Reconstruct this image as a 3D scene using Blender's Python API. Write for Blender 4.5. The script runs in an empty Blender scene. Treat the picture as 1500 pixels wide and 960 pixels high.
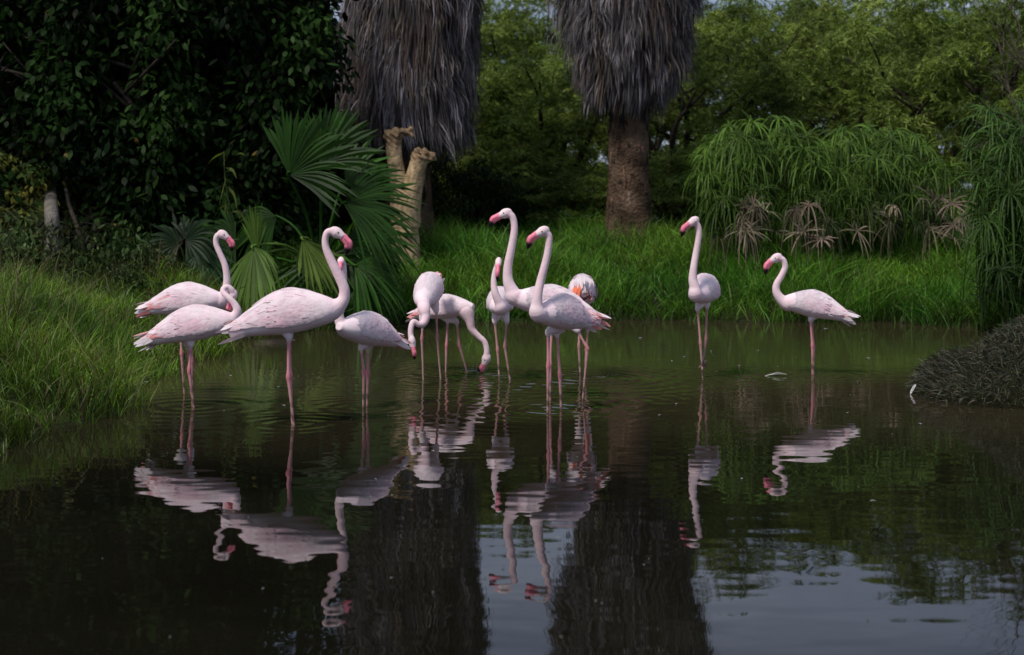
import bpy, math, random
import numpy as np
from mathutils import Vector

# ---------------------------------------------------------------- basics
F = 2060.0            # focal length in photo pixels (1500 px wide photo)
HY = 320.0            # row of the horizon
CAMZ = 1.39           # eye height above the water
scene = bpy.context.scene
COL = bpy.context.collection
rng = np.random.default_rng(7)

def P(px, py, Y):
    return np.array([(px - 750.0) / F * Y, Y, CAMZ - (py - HY) / F * Y])

def link(o, parent=None):
    COL.objects.link(o)
    if parent is not None:
        o.parent = parent
    return o

def tag(o, label=None, cat=None, group=None, kind=None):
    if label: o['label'] = label
    if cat: o['category'] = cat
    if group: o['group'] = group
    if kind: o['kind'] = kind
    return o

def empty(name, loc, label, cat, group=None):
    o = bpy.data.objects.new(name, None)
    o.location = loc
    o.empty_display_size = 0.2
    link(o)
    return tag(o, label, cat, group)

def np_mesh(name, V, faces_list, colors=None, smooth=True):
    """faces_list: list of (M,k) int arrays."""
    me = bpy.data.meshes.new(name)
    V = np.asarray(V, dtype=np.float32)
    me.vertices.add(len(V))
    me.vertices.foreach_set('co', V.ravel())
    faces_list = [np.asarray(f, dtype=np.int32) for f in faces_list if len(f)]
    nl = sum(f.size for f in faces_list); nf = sum(len(f) for f in faces_list)
    me.loops.add(nl); me.polygons.add(nf)
    me.loops.foreach_set('vertex_index', np.concatenate([f.ravel() for f in faces_list]))
    starts = []; s = 0
    for f in faces_list:
        k = f.shape[1]
        starts.append(s + np.arange(len(f), dtype=np.int32) * k); s += f.size
    me.polygons.foreach_set('loop_start', np.concatenate(starts).astype(np.int32))
    me.update(calc_edges=True)
    if smooth:
        me.polygons.foreach_set('use_smooth', np.ones(nf, dtype=bool))
    if colors is not None:
        c = np.ones((len(V), 4), dtype=np.float32)
        c[:, :3] = np.clip(colors, 0, 1)
        a = me.attributes.new('Col', 'FLOAT_COLOR', 'POINT')
        a.data.foreach_set('color', c.ravel())
    me.validate()
    me.update()
    return me

class MB:
    """collects pieces of one mesh"""
    def __init__(s):
        s.V = []; s.F3 = []; s.F4 = []; s.C = []; s.n = 0
    def add(s, V, F4=None, F3=None, C=(1, 1, 1)):
        V = np.asarray(V, float).reshape(-1, 3)
        s.V.append(V)
        if F4 is not None and len(F4): s.F4.append(np.asarray(F4) + s.n)
        if F3 is not None and len(F3): s.F3.append(np.asarray(F3) + s.n)
        C = np.asarray(C, float)
        if C.ndim == 1: C = np.tile(C, (len(V), 1))
        s.C.append(C); s.n += len(V)
    def strips(s, pts, side, width, col):
        """pts (N,K,3), side (N,3) or (N,K,3), width (N,K), col (N,3) or (N,K,3)"""
        N, K, _ = pts.shape
        if side.ndim == 2: side = side[:, None, :].repeat(K, 1)
        w = width[..., None] * side * 0.5
        V = np.stack([pts - w, pts + w], 2).reshape(-1, 3)
        i = (np.arange(N) * K * 2)[:, None] + (np.arange(K - 1) * 2)[None, :]
        Q = np.stack([i, i + 1, i + 3, i + 2], -1).reshape(-1, 4)
        if col.ndim == 2: col = col[:, None, :].repeat(K, 1)
        C = col[:, :, None, :].repeat(2, 2).reshape(-1, 3)
        s.add(V, F4=Q, C=C)
    def tube(s, pts, rad, n=8, col=(1, 1, 1), cap=True, flat=None):
        pts = np.asarray(pts, float); rad = np.asarray(rad, float); K = len(pts)
        T = np.gradient(pts, axis=0); T /= np.linalg.norm(T, axis=1)[:, None] + 1e-12
        ref = np.array([0.0, 1, 0]) if abs(T[0][1]) < 0.9 else np.array([1.0, 0, 0])
        rings = []
        a = np.arange(n) / n * 2 * math.pi
        u = np.cross(T[0], ref); u /= np.linalg.norm(u)
        for k in range(K):
            u = u - T[k] * np.dot(u, T[k]); u /= np.linalg.norm(u) + 1e-12
            v = np.cross(T[k], u)
            rings.append(pts[k] + rad[k] * (np.cos(a)[:, None] * u + np.sin(a)[:, None] * v))
        V = np.concatenate(rings)
        Q = []
        for k in range(K - 1):
            b = k * n
            for j in range(n):
                Q.append((b + j, b + (j + 1) % n, b + n + (j + 1) % n, b + n + j))
        T3 = []
        if cap:
            V = np.concatenate([V, pts[:1], pts[-1:]])
            c0, c1 = K * n, K * n + 1
            for j in range(n):
                T3.append((c0, (j + 1) % n, j)); T3.append((c1, (K - 1) * n + j, (K - 1) * n + (j + 1) % n))
        C = np.asarray(col, float)
        if C.ndim == 2:
            C = np.concatenate([C.repeat(n, 0)] + ([C[:1], C[-1:]] if cap else []))
        s.add(V, F4=Q, F3=T3, C=C)
    def mesh(s, name, smooth=True):
        V = np.concatenate(s.V); C = np.concatenate(s.C)
        fl = []
        if s.F4: fl.append(np.concatenate(s.F4))
        if s.F3: fl.append(np.concatenate(s.F3))
        return np_mesh(name, V, fl, C, smooth)
    def obj(s, name, mat, parent=None, smooth=True, origin=None):
        if origin is not None:
            s.V = [v - np.asarray(origin) for v in s.V]
        me = s.mesh(name, smooth)
        me.materials.append(mat)
        o = bpy.data.objects.new(name, me)
        if origin is not None: o.location = origin
        return link(o, parent)

def attach(o, root):
    """parent keeping world coordinates (roots are unrotated empties)"""
    o.parent = root
    o.location = Vector(o.location) - Vector(root.location)
    return o

def cr(pts, n):
    """Catmull-Rom through rows of pts (any number of columns)"""
    p = np.asarray(pts, float)
    p = np.vstack([2 * p[0] - p[1], p, 2 * p[-1] - p[-2]])
    m = len(p) - 3
    out = []
    for t in np.linspace(0, m - 1e-6, n):
        i = int(t); f = t - i
        a, b, c, d = p[i:i + 4]
        out.append(0.5 * (2 * b + (c - a) * f + (2 * a - 5 * b + 4 * c - d) * f * f + (3 * b - a - 3 * c + d) * f ** 3))
    return np.array(out)

def unit(v):
    v = np.asarray(v, float)
    return v / (np.linalg.norm(v, axis=-1, keepdims=True) + 1e-12)

def rand_dirs(n):
    return unit(rng.normal(size=(n, 3)))

# ---------------------------------------------------------------- materials
def new_mat(name):
    m = bpy.data.materials.new(name); m.use_nodes = True
    nt = m.node_tree
    for n in list(nt.nodes): nt.nodes.remove(n)
    return m, nt, nt.nodes, nt.links

def leaf_mat(name, rough=0.5, spec=0.25, trans=0.25, gain=1.0, tint=(1.0, 1.15, 0.45), bump=0.0, bscale=60.0, nscale=3.0, namp=0.35):
    m, nt, N, L = new_mat(name)
    out = N.new('ShaderNodeOutputMaterial')
    at = N.new('ShaderNodeAttribute'); at.attribute_name = 'Col'
    tc = N.new('ShaderNodeTexCoord')
    no = N.new('ShaderNodeTexNoise'); no.inputs['Scale'].default_value = nscale; no.inputs['Detail'].default_value = 4
    L.new(tc.outputs['Object'], no.inputs['Vector'])
    mr = N.new('ShaderNodeMapRange'); mr.inputs[1].default_value = 0.25; mr.inputs[2].default_value = 0.75
    mr.inputs[3].default_value = (1 - namp) * gain; mr.inputs[4].default_value = (1 + namp) * gain
    L.new(no.outputs['Fac'], mr.inputs[0])
    mul = N.new('ShaderNodeVectorMath'); mul.operation = 'SCALE'
    L.new(at.outputs['Color'], mul.inputs[0]); L.new(mr.outputs[0], mul.inputs['Scale'])
    b = N.new('ShaderNodeBsdfPrincipled')
    b.inputs['Roughness'].default_value = rough; b.inputs['Specular IOR Level'].default_value = spec
    L.new(mul.outputs[0], b.inputs['Base Color'])
    if bump > 0:
        n2 = N.new('ShaderNodeTexNoise'); n2.inputs['Scale'].default_value = bscale; n2.inputs['Detail'].default_value = 5
        L.new(tc.outputs['Object'], n2.inputs['Vector'])
        bp = N.new('ShaderNodeBump'); bp.inputs['Strength'].default_value = 1; bp.inputs['Distance'].default_value = bump
        L.new(n2.outputs['Fac'], bp.inputs['Height']); L.new(bp.outputs[0], b.inputs['Normal'])
    if trans > 0:
        tr = N.new('ShaderNodeBsdfTranslucent')
        tn = N.new('ShaderNodeVectorMath'); tn.operation = 'MULTIPLY'; tn.inputs[1].default_value = tint
        L.new(mul.outputs[0], tn.inputs[0]); L.new(tn.outputs[0], tr.inputs['Color'])
        mx = N.new('ShaderNodeMixShader'); mx.inputs[0].default_value = trans
        L.new(b.outputs[0], mx.inputs[1]); L.new(tr.outputs[0], mx.inputs[2]); L.new(mx.outputs[0], out.inputs[0])
    else:
        L.new(b.outputs[0], out.inputs[0])
    return m

M_leaf = leaf_mat('leaf_dull', 0.6, 0.15, 0.3)
M_gloss = leaf_mat('leaf_glossy', 0.5, 0.13, 0.2)
M_dark = leaf_mat('leaf_dark', 0.5, 0.05, 0.12)
M_grass = leaf_mat('grass_blades', 0.5, 0.25, 0.3, nscale=1.1, namp=0.45)
M_dry = leaf_mat('dry_fibre', 0.75, 0.12, 0.05, tint=(1, 0.9, 0.8), nscale=2.5, namp=0.4)
M_bark = leaf_mat('bark', 0.85, 0.1, 0.0, bump=0.03, bscale=14, nscale=5, namp=0.6)
M_palmbark = leaf_mat('palm_bark', 0.9, 0.08, 0.0, bump=0.05, bscale=22, nscale=3.2, namp=0.8)
M_pale = leaf_mat('pale_bark', 0.8, 0.12, 0.0, bump=0.02, bscale=26, nscale=7, namp=0.5)
M_plume = leaf_mat('plumage', 0.75, 0.10, 0.0, bump=0.002, bscale=45, nscale=14, namp=0.06)
M_feather = leaf_mat('wing_feather', 0.75, 0.08, 0.16, tint=(1, 0.85, 0.9), nscale=13, namp=0.11, bump=0.006, bscale=24)
M_bill = leaf_mat('bill_horn', 0.45, 0.3, 0.0, nscale=30, namp=0.12)
M_eye = leaf_mat('eye_shine', 0.15, 0.6, 0.0, nscale=5, namp=0.0)
M_debris = leaf_mat('floating_flecks', 0.6, 0.2, 0.0, nscale=5, namp=0.1)

def ground_mat():
    m, nt, N, L = new_mat('bank_soil')
    out = N.new('ShaderNodeOutputMaterial'); b = N.new('ShaderNodeBsdfPrincipled')
    tc = N.new('ShaderNodeTexCoord')
    n1 = N.new('ShaderNodeTexNoise'); n1.inputs['Scale'].default_value = 1.3; n1.inputs['Detail'].default_value = 8
    n2 = N.new('ShaderNodeTexNoise'); n2.inputs['Scale'].default_value = 22; n2.inputs['Detail'].default_value = 6
    L.new(tc.outputs['Object'], n1.inputs['Vector']); L.new(tc.outputs['Object'], n2.inputs['Vector'])
    cr1 = N.new('ShaderNodeValToRGB')
    cr1.color_ramp.elements[0].position = 0.35; cr1.color_ramp.elements[0].color = (0.018, 0.014, 0.009, 1)
    cr1.color_ramp.elements[1].position = 0.7; cr1.color_ramp.elements[1].color = (0.035, 0.05, 0.014, 1)
    L.new(n1.outputs['Fac'], cr1.inputs[0]); L.new(cr1.outputs[0], b.inputs['Base Color'])
    b.inputs['Roughness'].default_value = 0.95; b.inputs['Specular IOR Level'].default_value = 0.1
    bp = N.new('ShaderNodeBump'); bp.inputs['Distance'].default_value = 0.05
    L.new(n2.outputs['Fac'], bp.inputs['Height']); L.new(bp.outputs[0], b.inputs['Normal'])
    L.new(b.outputs[0], out.inputs[0])
    return m

def water_mat(rings):
    """murky still pond: fine wind ripples plus expanding rings around the birds"""
    m, nt, N, L = new_mat('pond_surface')
    out = N.new('ShaderNodeOutputMaterial'); b = N.new('ShaderNodeBsdfPrincipled')
    geo = N.new('ShaderNodeNewGeometry')
    def math_(op, a, bb=None, c=None):
        n = N.new('ShaderNodeMath'); n.operation = op
        for i, v in enumerate((a, bb, c)):
            if v is None: continue
            if isinstance(v, (int, float)): n.inputs[i].default_value = v
            else: L.new(v, n.inputs[i])
        return n.outputs[0]
    def noise(scale, vec_scale, detail=2, rough=0.5):
        mp = N.new('ShaderNodeMapping'); mp.inputs['Scale'].default_value = vec_scale
        L.new(geo.outputs['Position'], mp.inputs['Vector'])
        n = N.new('ShaderNodeTexNoise'); n.inputs['Scale'].default_value = scale
        n.inputs['Detail'].default_value = detail; n.inputs['Roughness'].default_value = rough
        L.new(mp.outputs[0], n.inputs['Vector'])
        return n.outputs['Fac']
    big = noise(1.0, (0.8, 1.2, 1), 1)
    mid = noise(4.0, (0.7, 1.3, 1), 1)
    patch = noise(0.35, (1, 1, 1), 1)
    h = math_('MULTIPLY', big, 0.0034)
    h = math_('ADD', h, math_('MULTIPLY', math_('MULTIPLY', mid, patch), 0.0036))
    fine = noise(9.0, (0.45, 1.5, 1), 2)
    sep0 = N.new('ShaderNodeSeparateXYZ'); L.new(geo.outputs['Position'], sep0.inputs[0])
    brz = N.new('ShaderNodeMapRange'); brz.interpolation_type = 'SMOOTHSTEP'
    brz.inputs[1].default_value = 7.5; brz.inputs[2].default_value = 12.0; brz.inputs[3].default_value = 0.10; brz.inputs[4].default_value = 1.0
    L.new(sep0.outputs['Y'], brz.inputs[0])
    h = math_('ADD', h, math_('MULTIPLY', math_('MULTIPLY', math_('MULTIPLY', fine, math_('POWER', patch, 2.0)), brz.outputs[0]), 0.0042))
    for (x, y, amp, lam, sig) in rings:
        d = N.new('ShaderNodeVectorMath'); d.operation = 'DISTANCE'
        d.inputs[1].default_value = (x, y, 0)
        L.new(geo.outputs['Position'], d.inputs[0])
        r = d.outputs['Value']
        env = math_('POWER', 2.718, math_('MULTIPLY', r, -1.0 / sig))
        wob = math_('ADD', math_('MULTIPLY', r, 2 * math.pi / lam), math_('MULTIPLY', big, 3.0))
        h = math_('ADD', h, math_('MULTIPLY', math_('MULTIPLY', math_('SINE', wob), env), amp))
    bp = N.new('ShaderNodeBump'); bp.inputs['Strength'].default_value = 1.0; bp.inputs['Distance'].default_value = 1.0
    L.new(h, bp.inputs['Height'])
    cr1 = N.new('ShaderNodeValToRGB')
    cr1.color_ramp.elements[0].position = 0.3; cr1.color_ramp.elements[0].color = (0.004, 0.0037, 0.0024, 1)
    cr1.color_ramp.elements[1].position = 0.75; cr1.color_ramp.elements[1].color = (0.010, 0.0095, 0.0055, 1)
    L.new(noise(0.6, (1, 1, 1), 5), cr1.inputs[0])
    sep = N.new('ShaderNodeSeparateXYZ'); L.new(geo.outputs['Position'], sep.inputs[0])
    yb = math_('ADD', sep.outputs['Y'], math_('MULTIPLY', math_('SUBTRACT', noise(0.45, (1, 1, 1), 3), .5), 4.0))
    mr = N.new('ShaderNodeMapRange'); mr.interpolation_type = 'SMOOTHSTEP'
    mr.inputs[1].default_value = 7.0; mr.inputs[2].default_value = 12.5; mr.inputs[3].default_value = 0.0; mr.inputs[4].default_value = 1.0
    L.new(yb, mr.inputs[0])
    far_reflect_tone = N.new('ShaderNodeMixRGB'); L.new(mr.outputs[0], far_reflect_tone.inputs[0]); L.new(cr1.outputs[0], far_reflect_tone.inputs[1])  # paler far base colour painted in for light reflected off the grassy bank
    far_reflect_tone.inputs[2].default_value = (0.040, 0.031, 0.017, 1)
    L.new(far_reflect_tone.outputs[0], b.inputs['Base Color'])
    b.inputs['Roughness'].default_value = 0.012; b.inputs['IOR'].default_value = 1.333
    L.new(bp.outputs[0], b.inputs['Normal'])
    L.new(b.outputs[0], out.inputs[0])
    return m

# ---------------------------------------------------------------- pond and terrain
POND = np.array([(-5.5, 2.6), (-3.75, 5), (-3.05, 7.5), (-2.98, 9.5), (-3.0, 11.2), (-3.08, 13.5), (-3.25, 15.4), (-2.95, 16.8),
                 (-1.8, 18.2), (-.8, 18.9), (1, 19.1), (3, 19.05), (5, 18.7), (5.8, 17.7), (6.3, 16.4), (7.6, 14.5), (8.6, 12),
                 (8.2, 8), (6.5, 4.5), (5, 2.6)], float)

def pond_dist(X, Y):
    """signed distance to the shore, positive on land"""
    p = np.stack([X.ravel(), Y.ravel()], 1)
    best = np.full(len(p), 1e9); inside = np.zeros(len(p), bool)
    n = len(POND)
    for i in range(n):
        a = POND[i]; b = POND[(i + 1) % n]
        ab = b - a; t = np.clip(((p - a) @ ab) / (ab @ ab), 0, 1)
        d = np.linalg.norm(p - (a + t[:, None] * ab), axis=1)
        best = np.minimum(best, d)
        cond = ((a[1] > p[:, 1]) != (b[1] > p[:, 1]))
        xi = a[0] + (p[:, 1] - a[1]) * (b[0] - a[0]) / (b[1] - a[1] + 1e-12)
        inside ^= cond & (p[:, 0] < xi)
    best[inside] *= -1
    w = 0.12 * np.sin(p[:, 0] * 2.1 + 1.3 * np.sin(p[:, 1] * 1.4)) + 0.09 * np.sin(p[:, 1] * 3.1 + p[:, 0] * 1.7)
    return (best + w * np.exp(-np.abs(best) / 1.5)).reshape(X.shape)

def ground_z(X, Y):
    X = np.asarray(X, float); Y = np.asarray(Y, float)
    d = pond_dist(X, Y)
    top = 1.03 * (0.25 + 0.75 * np.clip((Y - 2) / 8, 0, 1))
    up = top * (1 - np.exp(-np.maximum(d, 0) / 2.2)) + 0.03 * np.clip(d, 0, 1)
    z = np.where(d > 0, up, np.maximum(-0.45, d * 0.5))
    z = z + 0.05 * np.sin(X * 1.3 + Y * 0.7) * np.sin(Y * 1.1 - X * 0.4) * np.clip(d, 0, 1)
    r2 = ((X - 4.5) / 1.3) ** 2 + ((Y - 11.0) / 0.85) ** 2
    z = np.maximum(z, 0.20 - 0.42 * r2)
    return z

def gz(x, y):
    return float(ground_z(np.array([x]), np.array([y]))[0])

def build_ground():
    def axis(lo, hi, c, n, far):
        core = np.linspace(lo, hi, n)
        g = np.geomspace(0.4, far, 26)
        return np.concatenate([lo - g[::-1], core, hi + g])
    xs = axis(-12, 14, 0, 150, 600); ys = axis(0, 34, 0, 190, 600)
    X, Y = np.meshgrid(xs, ys)
    Z = ground_z(X, Y)
    V = np.stack([X, Y, Z], -1).reshape(-1, 3)
    ny, nx = X.shape
    i = (np.arange(ny - 1) * nx)[:, None] + np.arange(nx - 1)[None]
    Q = np.stack([i, i + 1, i + nx + 1, i + nx], -1).reshape(-1, 4)
    me = np_mesh('ground', V, [Q]); me.materials.append(ground_mat())
    tag(link(bpy.data.objects.new('ground', me)), kind='structure')

def build_water(rings):
    V = [(-12, 2.0, 0), (14, 2.0, 0), (14, 20.5, 0), (-12, 20.5, 0)]
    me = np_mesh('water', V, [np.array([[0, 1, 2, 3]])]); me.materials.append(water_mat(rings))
    tag(link(bpy.data.objects.new('water', me)), kind='structure')

# ---------------------------------------------------------------- flamingos
TU = np.array([0, .03, .12, .25, .40, .55, .68, .8, .9, 1.0])
TT = np.array([.03, .065, .13, .205, .262, .252, .205, .140, .090, .050])
TB = np.array([.03, .06, .105, .118, .125, .118, .095, .078, .066, .048])
TW = np.array([.03, .065, .12, .158, .176, .168, .140, .104, .076, .048])
_u = np.linspace(0, 1, 101)
def _smooth(y):
    v = np.interp(_u, TU, y); k = np.ones(9) / 9
    vp = np.concatenate([np.full(4, v[0]), v, np.full(4, v[-1])])
    return np.convolve(vp, k, 'valid')
ST, SB, SW = _smooth(TT), _smooth(TB), _smooth(TW)

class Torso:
    def __init__(s, chest, tail, hs=1.0, ws=1.0):
        s.c = np.asarray(chest, float); s.t = np.asarray(tail, float)
        s.L = np.linalg.norm(s.t - s.c); s.a = (s.t - s.c) / s.L
        s.side = unit(np.cross(s.a, [0, 0, 1.0])); s.up = unit(np.cross(s.side, s.a))
        s.hs = hs; s.ws = ws
    def at(s, u, phi, off=0.0):
        u = np.asarray(u, float); phi = np.asarray(phi, float)
        uc = np.clip(u, 0, 1)
        k = np.clip(1.0 - np.maximum(u - 1, 0) * 2, 0.2, 1)
        T = np.interp(uc, _u, ST) * k * s.L * s.hs; B = np.interp(uc, _u, SB) * k * s.L * s.hs; W = np.interp(uc, _u, SW) * k * s.L * s.ws
        sn, cs = np.sin(phi), np.cos(phi)
        h = np.where(sn > 0, T, B) * sn
        cen = s.c + (u * s.L)[..., None] * s.a
        nrm = unit(cs[..., None] * s.side + sn[..., None] * s.up)
        return cen + (W * cs)[..., None] * s.side + h[..., None] * s.up + np.asarray(off)[..., None] * nrm, nrm

def add_feather(mb, wn, torso, u, phi, off, wid, col, sgn, tuck=.0013):
    # one vane curved over the flank, its edges tucked under its neighbours
    K = len(u); J = 5
    e = .02
    Rl = np.linalg.norm(torso.at(u, phi + e, off)[0] - torso.at(u, phi - e, off)[0], axis=1) / (2 * e)
    V = []; Nn = []
    for j in np.linspace(-1, 1, J):
        p, n = torso.at(u, phi + j * wid * .5 / np.maximum(Rl, .02), off - tuck * j * j)
        V.append(p); Nn.append(n)
    V = np.stack(V, 1); Nn = np.stack(Nn, 1)
    i = (np.arange(K - 1) * J)[:, None] + np.arange(J - 1)[None]
    q = np.stack([i, i + 1, i + J + 1, i + J], -1).reshape(-1, 4)
    a, b = K // 2, J // 2
    g = np.cross(V[a, b + 1] - V[a, b], V[a + 1, b] - V[a, b])
    if np.dot(g, Nn[a, b]) < 0: q = q[:, ::-1]
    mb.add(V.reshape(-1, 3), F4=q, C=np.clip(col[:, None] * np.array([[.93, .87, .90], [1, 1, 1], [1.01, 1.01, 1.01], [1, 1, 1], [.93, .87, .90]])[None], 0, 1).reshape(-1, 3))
    wn.append(Nn.reshape(-1, 3))

def remesh(mb, voxel, smooth_it=4, disp=None):
    me = mb.mesh('tmp')
    o = bpy.data.objects.new('tmp', me); COL.objects.link(o)
    r = o.modifiers.new('r', 'REMESH'); r.mode = 'VOXEL'; r.voxel_size = voxel; r.use_smooth_shade = True
    if smooth_it:
        sm = o.modifiers.new('s', 'SMOOTH'); sm.factor = 0.5; sm.iterations = smooth_it
    dg = bpy.context.evaluated_depsgraph_get()
    res = bpy.data.meshes.new_from_object(o.evaluated_get(dg))
    bpy.data.objects.remove(o); bpy.data.meshes.remove(me)
    return res

WHITE = np.array([.885, .775, .80]); PINK = np.array([.85, .58, .655]); NECK = np.array([.85, .655, .685])
HEADC = np.array([.86, .72, .725]); LEGU = np.array([.62, .285, .315]); LEGJ = np.array([.56, .21, .235]); LEGL = np.array([.40, .235, .22])
CORAL = np.array([.78, .17, .10]); BILLP = np.array([.74, .19, .27]); BLACK = np.array([.008, .007, .008])

def flamingo(label, Y, neck, head, bill, chest, tail, legs, hs=1.0, ws=1.0, pink=0.5, coral=0.12, legw=1.0, seed=1, rear=False, pale=False):
    """neck: [(px,py,r_px,dy)], head (px,py,r_px,dy), bill [(px,py,dy)]*3 (base, bend, tip), chest/tail (px,py,dy), legs [[(px,py,dy)..]]"""
    rg = np.random.default_rng(seed)
    W = lambda q: P(q[0], q[1], Y + q[-1])
    legw = legw * .80
    s_px = Y / F
    torso = Torso(W(chest), W(tail), hs, ws)
    L_ = torso.L
    mb = MB(); skel = []                  # skel rows: pos, radius, colour
    # torso
    uu = np.concatenate([[0.0], np.linspace(.02, .99, 30), [1.0]]); nphi = 24
    ph = np.arange(nphi) / nphi * 2 * math.pi
    UU, PP = np.meshgrid(uu, ph, indexing='ij')
    V, _ = torso.at(UU, PP, np.zeros_like(UU)); V = V.reshape(-1, 3); K = len(uu)
    i = (np.arange(K - 1) * nphi)[:, None]; j = np.arange(nphi)[None]; j2 = (j + 1) % nphi
    Q = np.stack([i + j, i + nphi + j, i + nphi + j2, i + j2], -1).reshape(-1, 4)
    c0, c1 = len(V), len(V) + 1
    V = np.vstack([V, torso.at(np.array([0.0]), np.array([0.0]))[0] * 0 + torso.c, torso.t])
    T3 = [(c0, k, (k + 1) % nphi) for k in range(nphi)] + [(c1, (K - 1) * nphi + (k + 1) % nphi, (K - 1) * nphi + k) for k in range(nphi)]
    mb.add(V, F4=Q, F3=T3)
    for u in np.linspace(0, 1, 24):
        c = torso.c + torso.a * L_ * u + torso.up * L_ * 0.07 * math.sin(u * 3.1)
        skel.append((c, np.interp(u, _u, SW) * L_, WHITE * (1 - .35 * pink) + PINK * .35 * pink))
    # neck, beginning inside the chest
    npts = [list(W(q)) + [q[2] * s_px] for q in neck]
    inner = torso.c + torso.a * L_ * 0.17 - torso.up * L_ * 0.01
    npts = [list(torso.c + torso.a * L_ * .30 + torso.up * L_ * .02) + [L_ * .055], list(inner) + [min(neck[0][2] * s_px * .95, L_ * .095)]] + npts
    hc = W(head); hr = head[2] * s_px
    hr *= .88
    npts.append(list(hc) + [hr * 0.95])
    nn = cr(npts, 60)
    mb.tube(nn[:, :3], np.maximum(nn[:, 3] * (.84 - .10 * np.minimum(1, np.linspace(0, 1.6, 60))), 0.008), 14)
    for k, q in enumerate(nn):
        f = k / 59
        skel.append((q[:3], q[3], WHITE * (1 - min(1, f * 2.2)) * .4 + NECK * (1 - (1 - min(1, f * 2.2)) * .4)))
    # head
    b0, b1, b2 = (W(q) for q in bill)
    fwd = unit(b0 - hc); lat = unit(np.cross(fwd, [0, 0, 1.0]) if abs(fwd[2]) < .95 else np.cross(fwd, unit(torso.c - torso.t)))
    if abs(np.dot(lat, unit(np.cross(b1 - hc, b2 - b0)))) > 0.2:
        lat = unit(np.cross(b1 - hc, b2 - b0)) * np.sign(np.dot(lat, unit(np.cross(b1 - hc, b2 - b0))))
    upv = unit(np.cross(lat, fwd))
    th = np.linspace(0, math.pi, 14); az = np.arange(16) / 16 * 2 * math.pi
    TH, AZ = np.meshgrid(th, az, indexing='ij')
    E = hc + fwd * hr * .10 + (hr * 1.34 * np.cos(TH))[..., None] * fwd + (hr * .80 * np.sin(TH) * np.cos(AZ))[..., None] * lat + (hr * np.sin(TH) * np.sin(AZ))[..., None] * upv
    i = (np.arange(13) * 16)[:, None]; j = np.arange(16)[None]; j2 = (j + 1) % 16
    mb.add(E.reshape(-1, 3), F4=np.stack([i + j, i + j2, i + 16 + j2, i + 16 + j], -1).reshape(-1, 4))
    mb.tube(cr([hc, hc + (b0 - hc) * .6, b0 + (b1 - b0) * .08], 8), np.linspace(hr * .9, hr * .62, 8), 14)
    for k in range(5):
        skel.append((hc + fwd * hr * (k * .25 - .3), hr * .85, HEADC))
    skel.append((b0, hr * .6, HEADC * .6 + BILLP * .4))
    # legs: one surface with the body
    for lg in legs:
        p = [W(q) for q in lg[:3]]
        hip, knee, foot = p[0], p[1], p[2]
        inside = hip + unit(torso.c * .45 + torso.t * .55 + torso.up * .02 * L_ - hip) * 0.10
        raised = len(lg) > 3
        if not raised:
            d = unit(foot - knee); foot = foot + d * ((-0.25 - foot[2]) / d[2] if d[2] < -0.2 else 0.2)
        ff = (hip - inside)
        mb.tube(cr([inside, inside + ff * .55, hip, hip + (knee - hip) * .12], 10), np.array([.055, .055, .05, .045, .039, .034, .029, .024, .019, .015]) * min(1, legw * 1.1), 12)
        k1, k2 = knee + unit(hip - knee) * .045, knee + unit(foot - knee) * .05
        ln = cr([np.append(hip, .0155), np.append((hip + knee) / 2, .0135), np.append(k1, .0145), np.append(knee, .0205), np.append(k2, .0150), np.append((knee + foot) / 2, .0115), np.append(foot, .0125)], 40)
        mb.tube(ln[:, :3], ln[:, 3] * legw, 10)
        for k, q in enumerate(ln):
            f = k / 39
            LU, LJ, LL = (LEGU, LEGJ, LEGL) if not pale else (np.array([.50, .27, .26]), np.array([.46, .22, .22]), np.array([.38, .26, .23]))
            c = LU if f < .40 else (LJ if f < .58 else LL)
            if f >= .58: c = LL + (LU - LL) * max(0, 1 - (f - .58) * 5)
            skel.append((q[:3], q[3], c))
        for k in range(6):
            skel.append((inside + (hip - inside) * k / 5 * .92, .05 * legw, WHITE * .96))
        td = unit(np.array([torso.c[0] - torso.t[0], torso.c[1] - torso.t[1], 0.0]))
        sd = np.array([-td[1], td[0], 0])
        for k, (a, l) in enumerate(((-.55, .075), (0, .09), (.55, .075))):
            dr = td * math.cos(a) + sd * math.sin(a)
            drop = np.array([0, 0, -.012]) if not raised else np.array([0, 0, -l * 1.1])
            tp = [foot, foot + dr * l * .5 + drop * .5, foot + dr * l + drop]
            mb.tube(tp, [.012, .010, .006], 8)
            for q in tp: skel.append((q, .011, LEGL * .12 if raised else LEGL))
    body = remesh(mb, 0.0060, 4)
    n = len(body.vertices); co = np.empty(n * 3, np.float32); body.vertices.foreach_get('co', co); co = co.reshape(-1, 3)
    SP = np.array([k[0] for k in skel]); SR = np.array([k[1] for k in skel]); SC = np.array([k[2] for k in skel])
    cl = np.empty((n, 3))
    for a in range(0, n, 4000):
        D = np.linalg.norm(co[a:a + 4000, None] - SP[None], axis=2) - SR[None]
        w = np.exp(-(D - D.min(1, keepdims=True)) / 0.007)
        cl[a:a + 4000] = (w @ SC) / w.sum(1, keepdims=True)
    if seed not in (15, 16):
        md = np.clip((.17 - co[:, 2]) / .06, 0, 1) * np.clip(.5 + .9 * np.sin(co[:, 2] * 70 + co[:, 0] * 40 + seed), 0, 1)
        cl *= (1 - .62 * md[:, None])
    # muddy waterline on raised or wading shanks and a faint pink flush on the flanks
    fl = 0.5 + 0.5 * np.sin(co[:, 0] * 21 + 3 * np.sin(co[:, 2] * 17 + seed)) * np.sin(co[:, 2] * 26 + seed * 1.7)
    cl *= (1 - 0.10 * fl[:, None] * np.array([0.25, 1.0, .7]))
    a_ = body.attributes.new('Col', 'FLOAT_COLOR', 'POINT')
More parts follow.
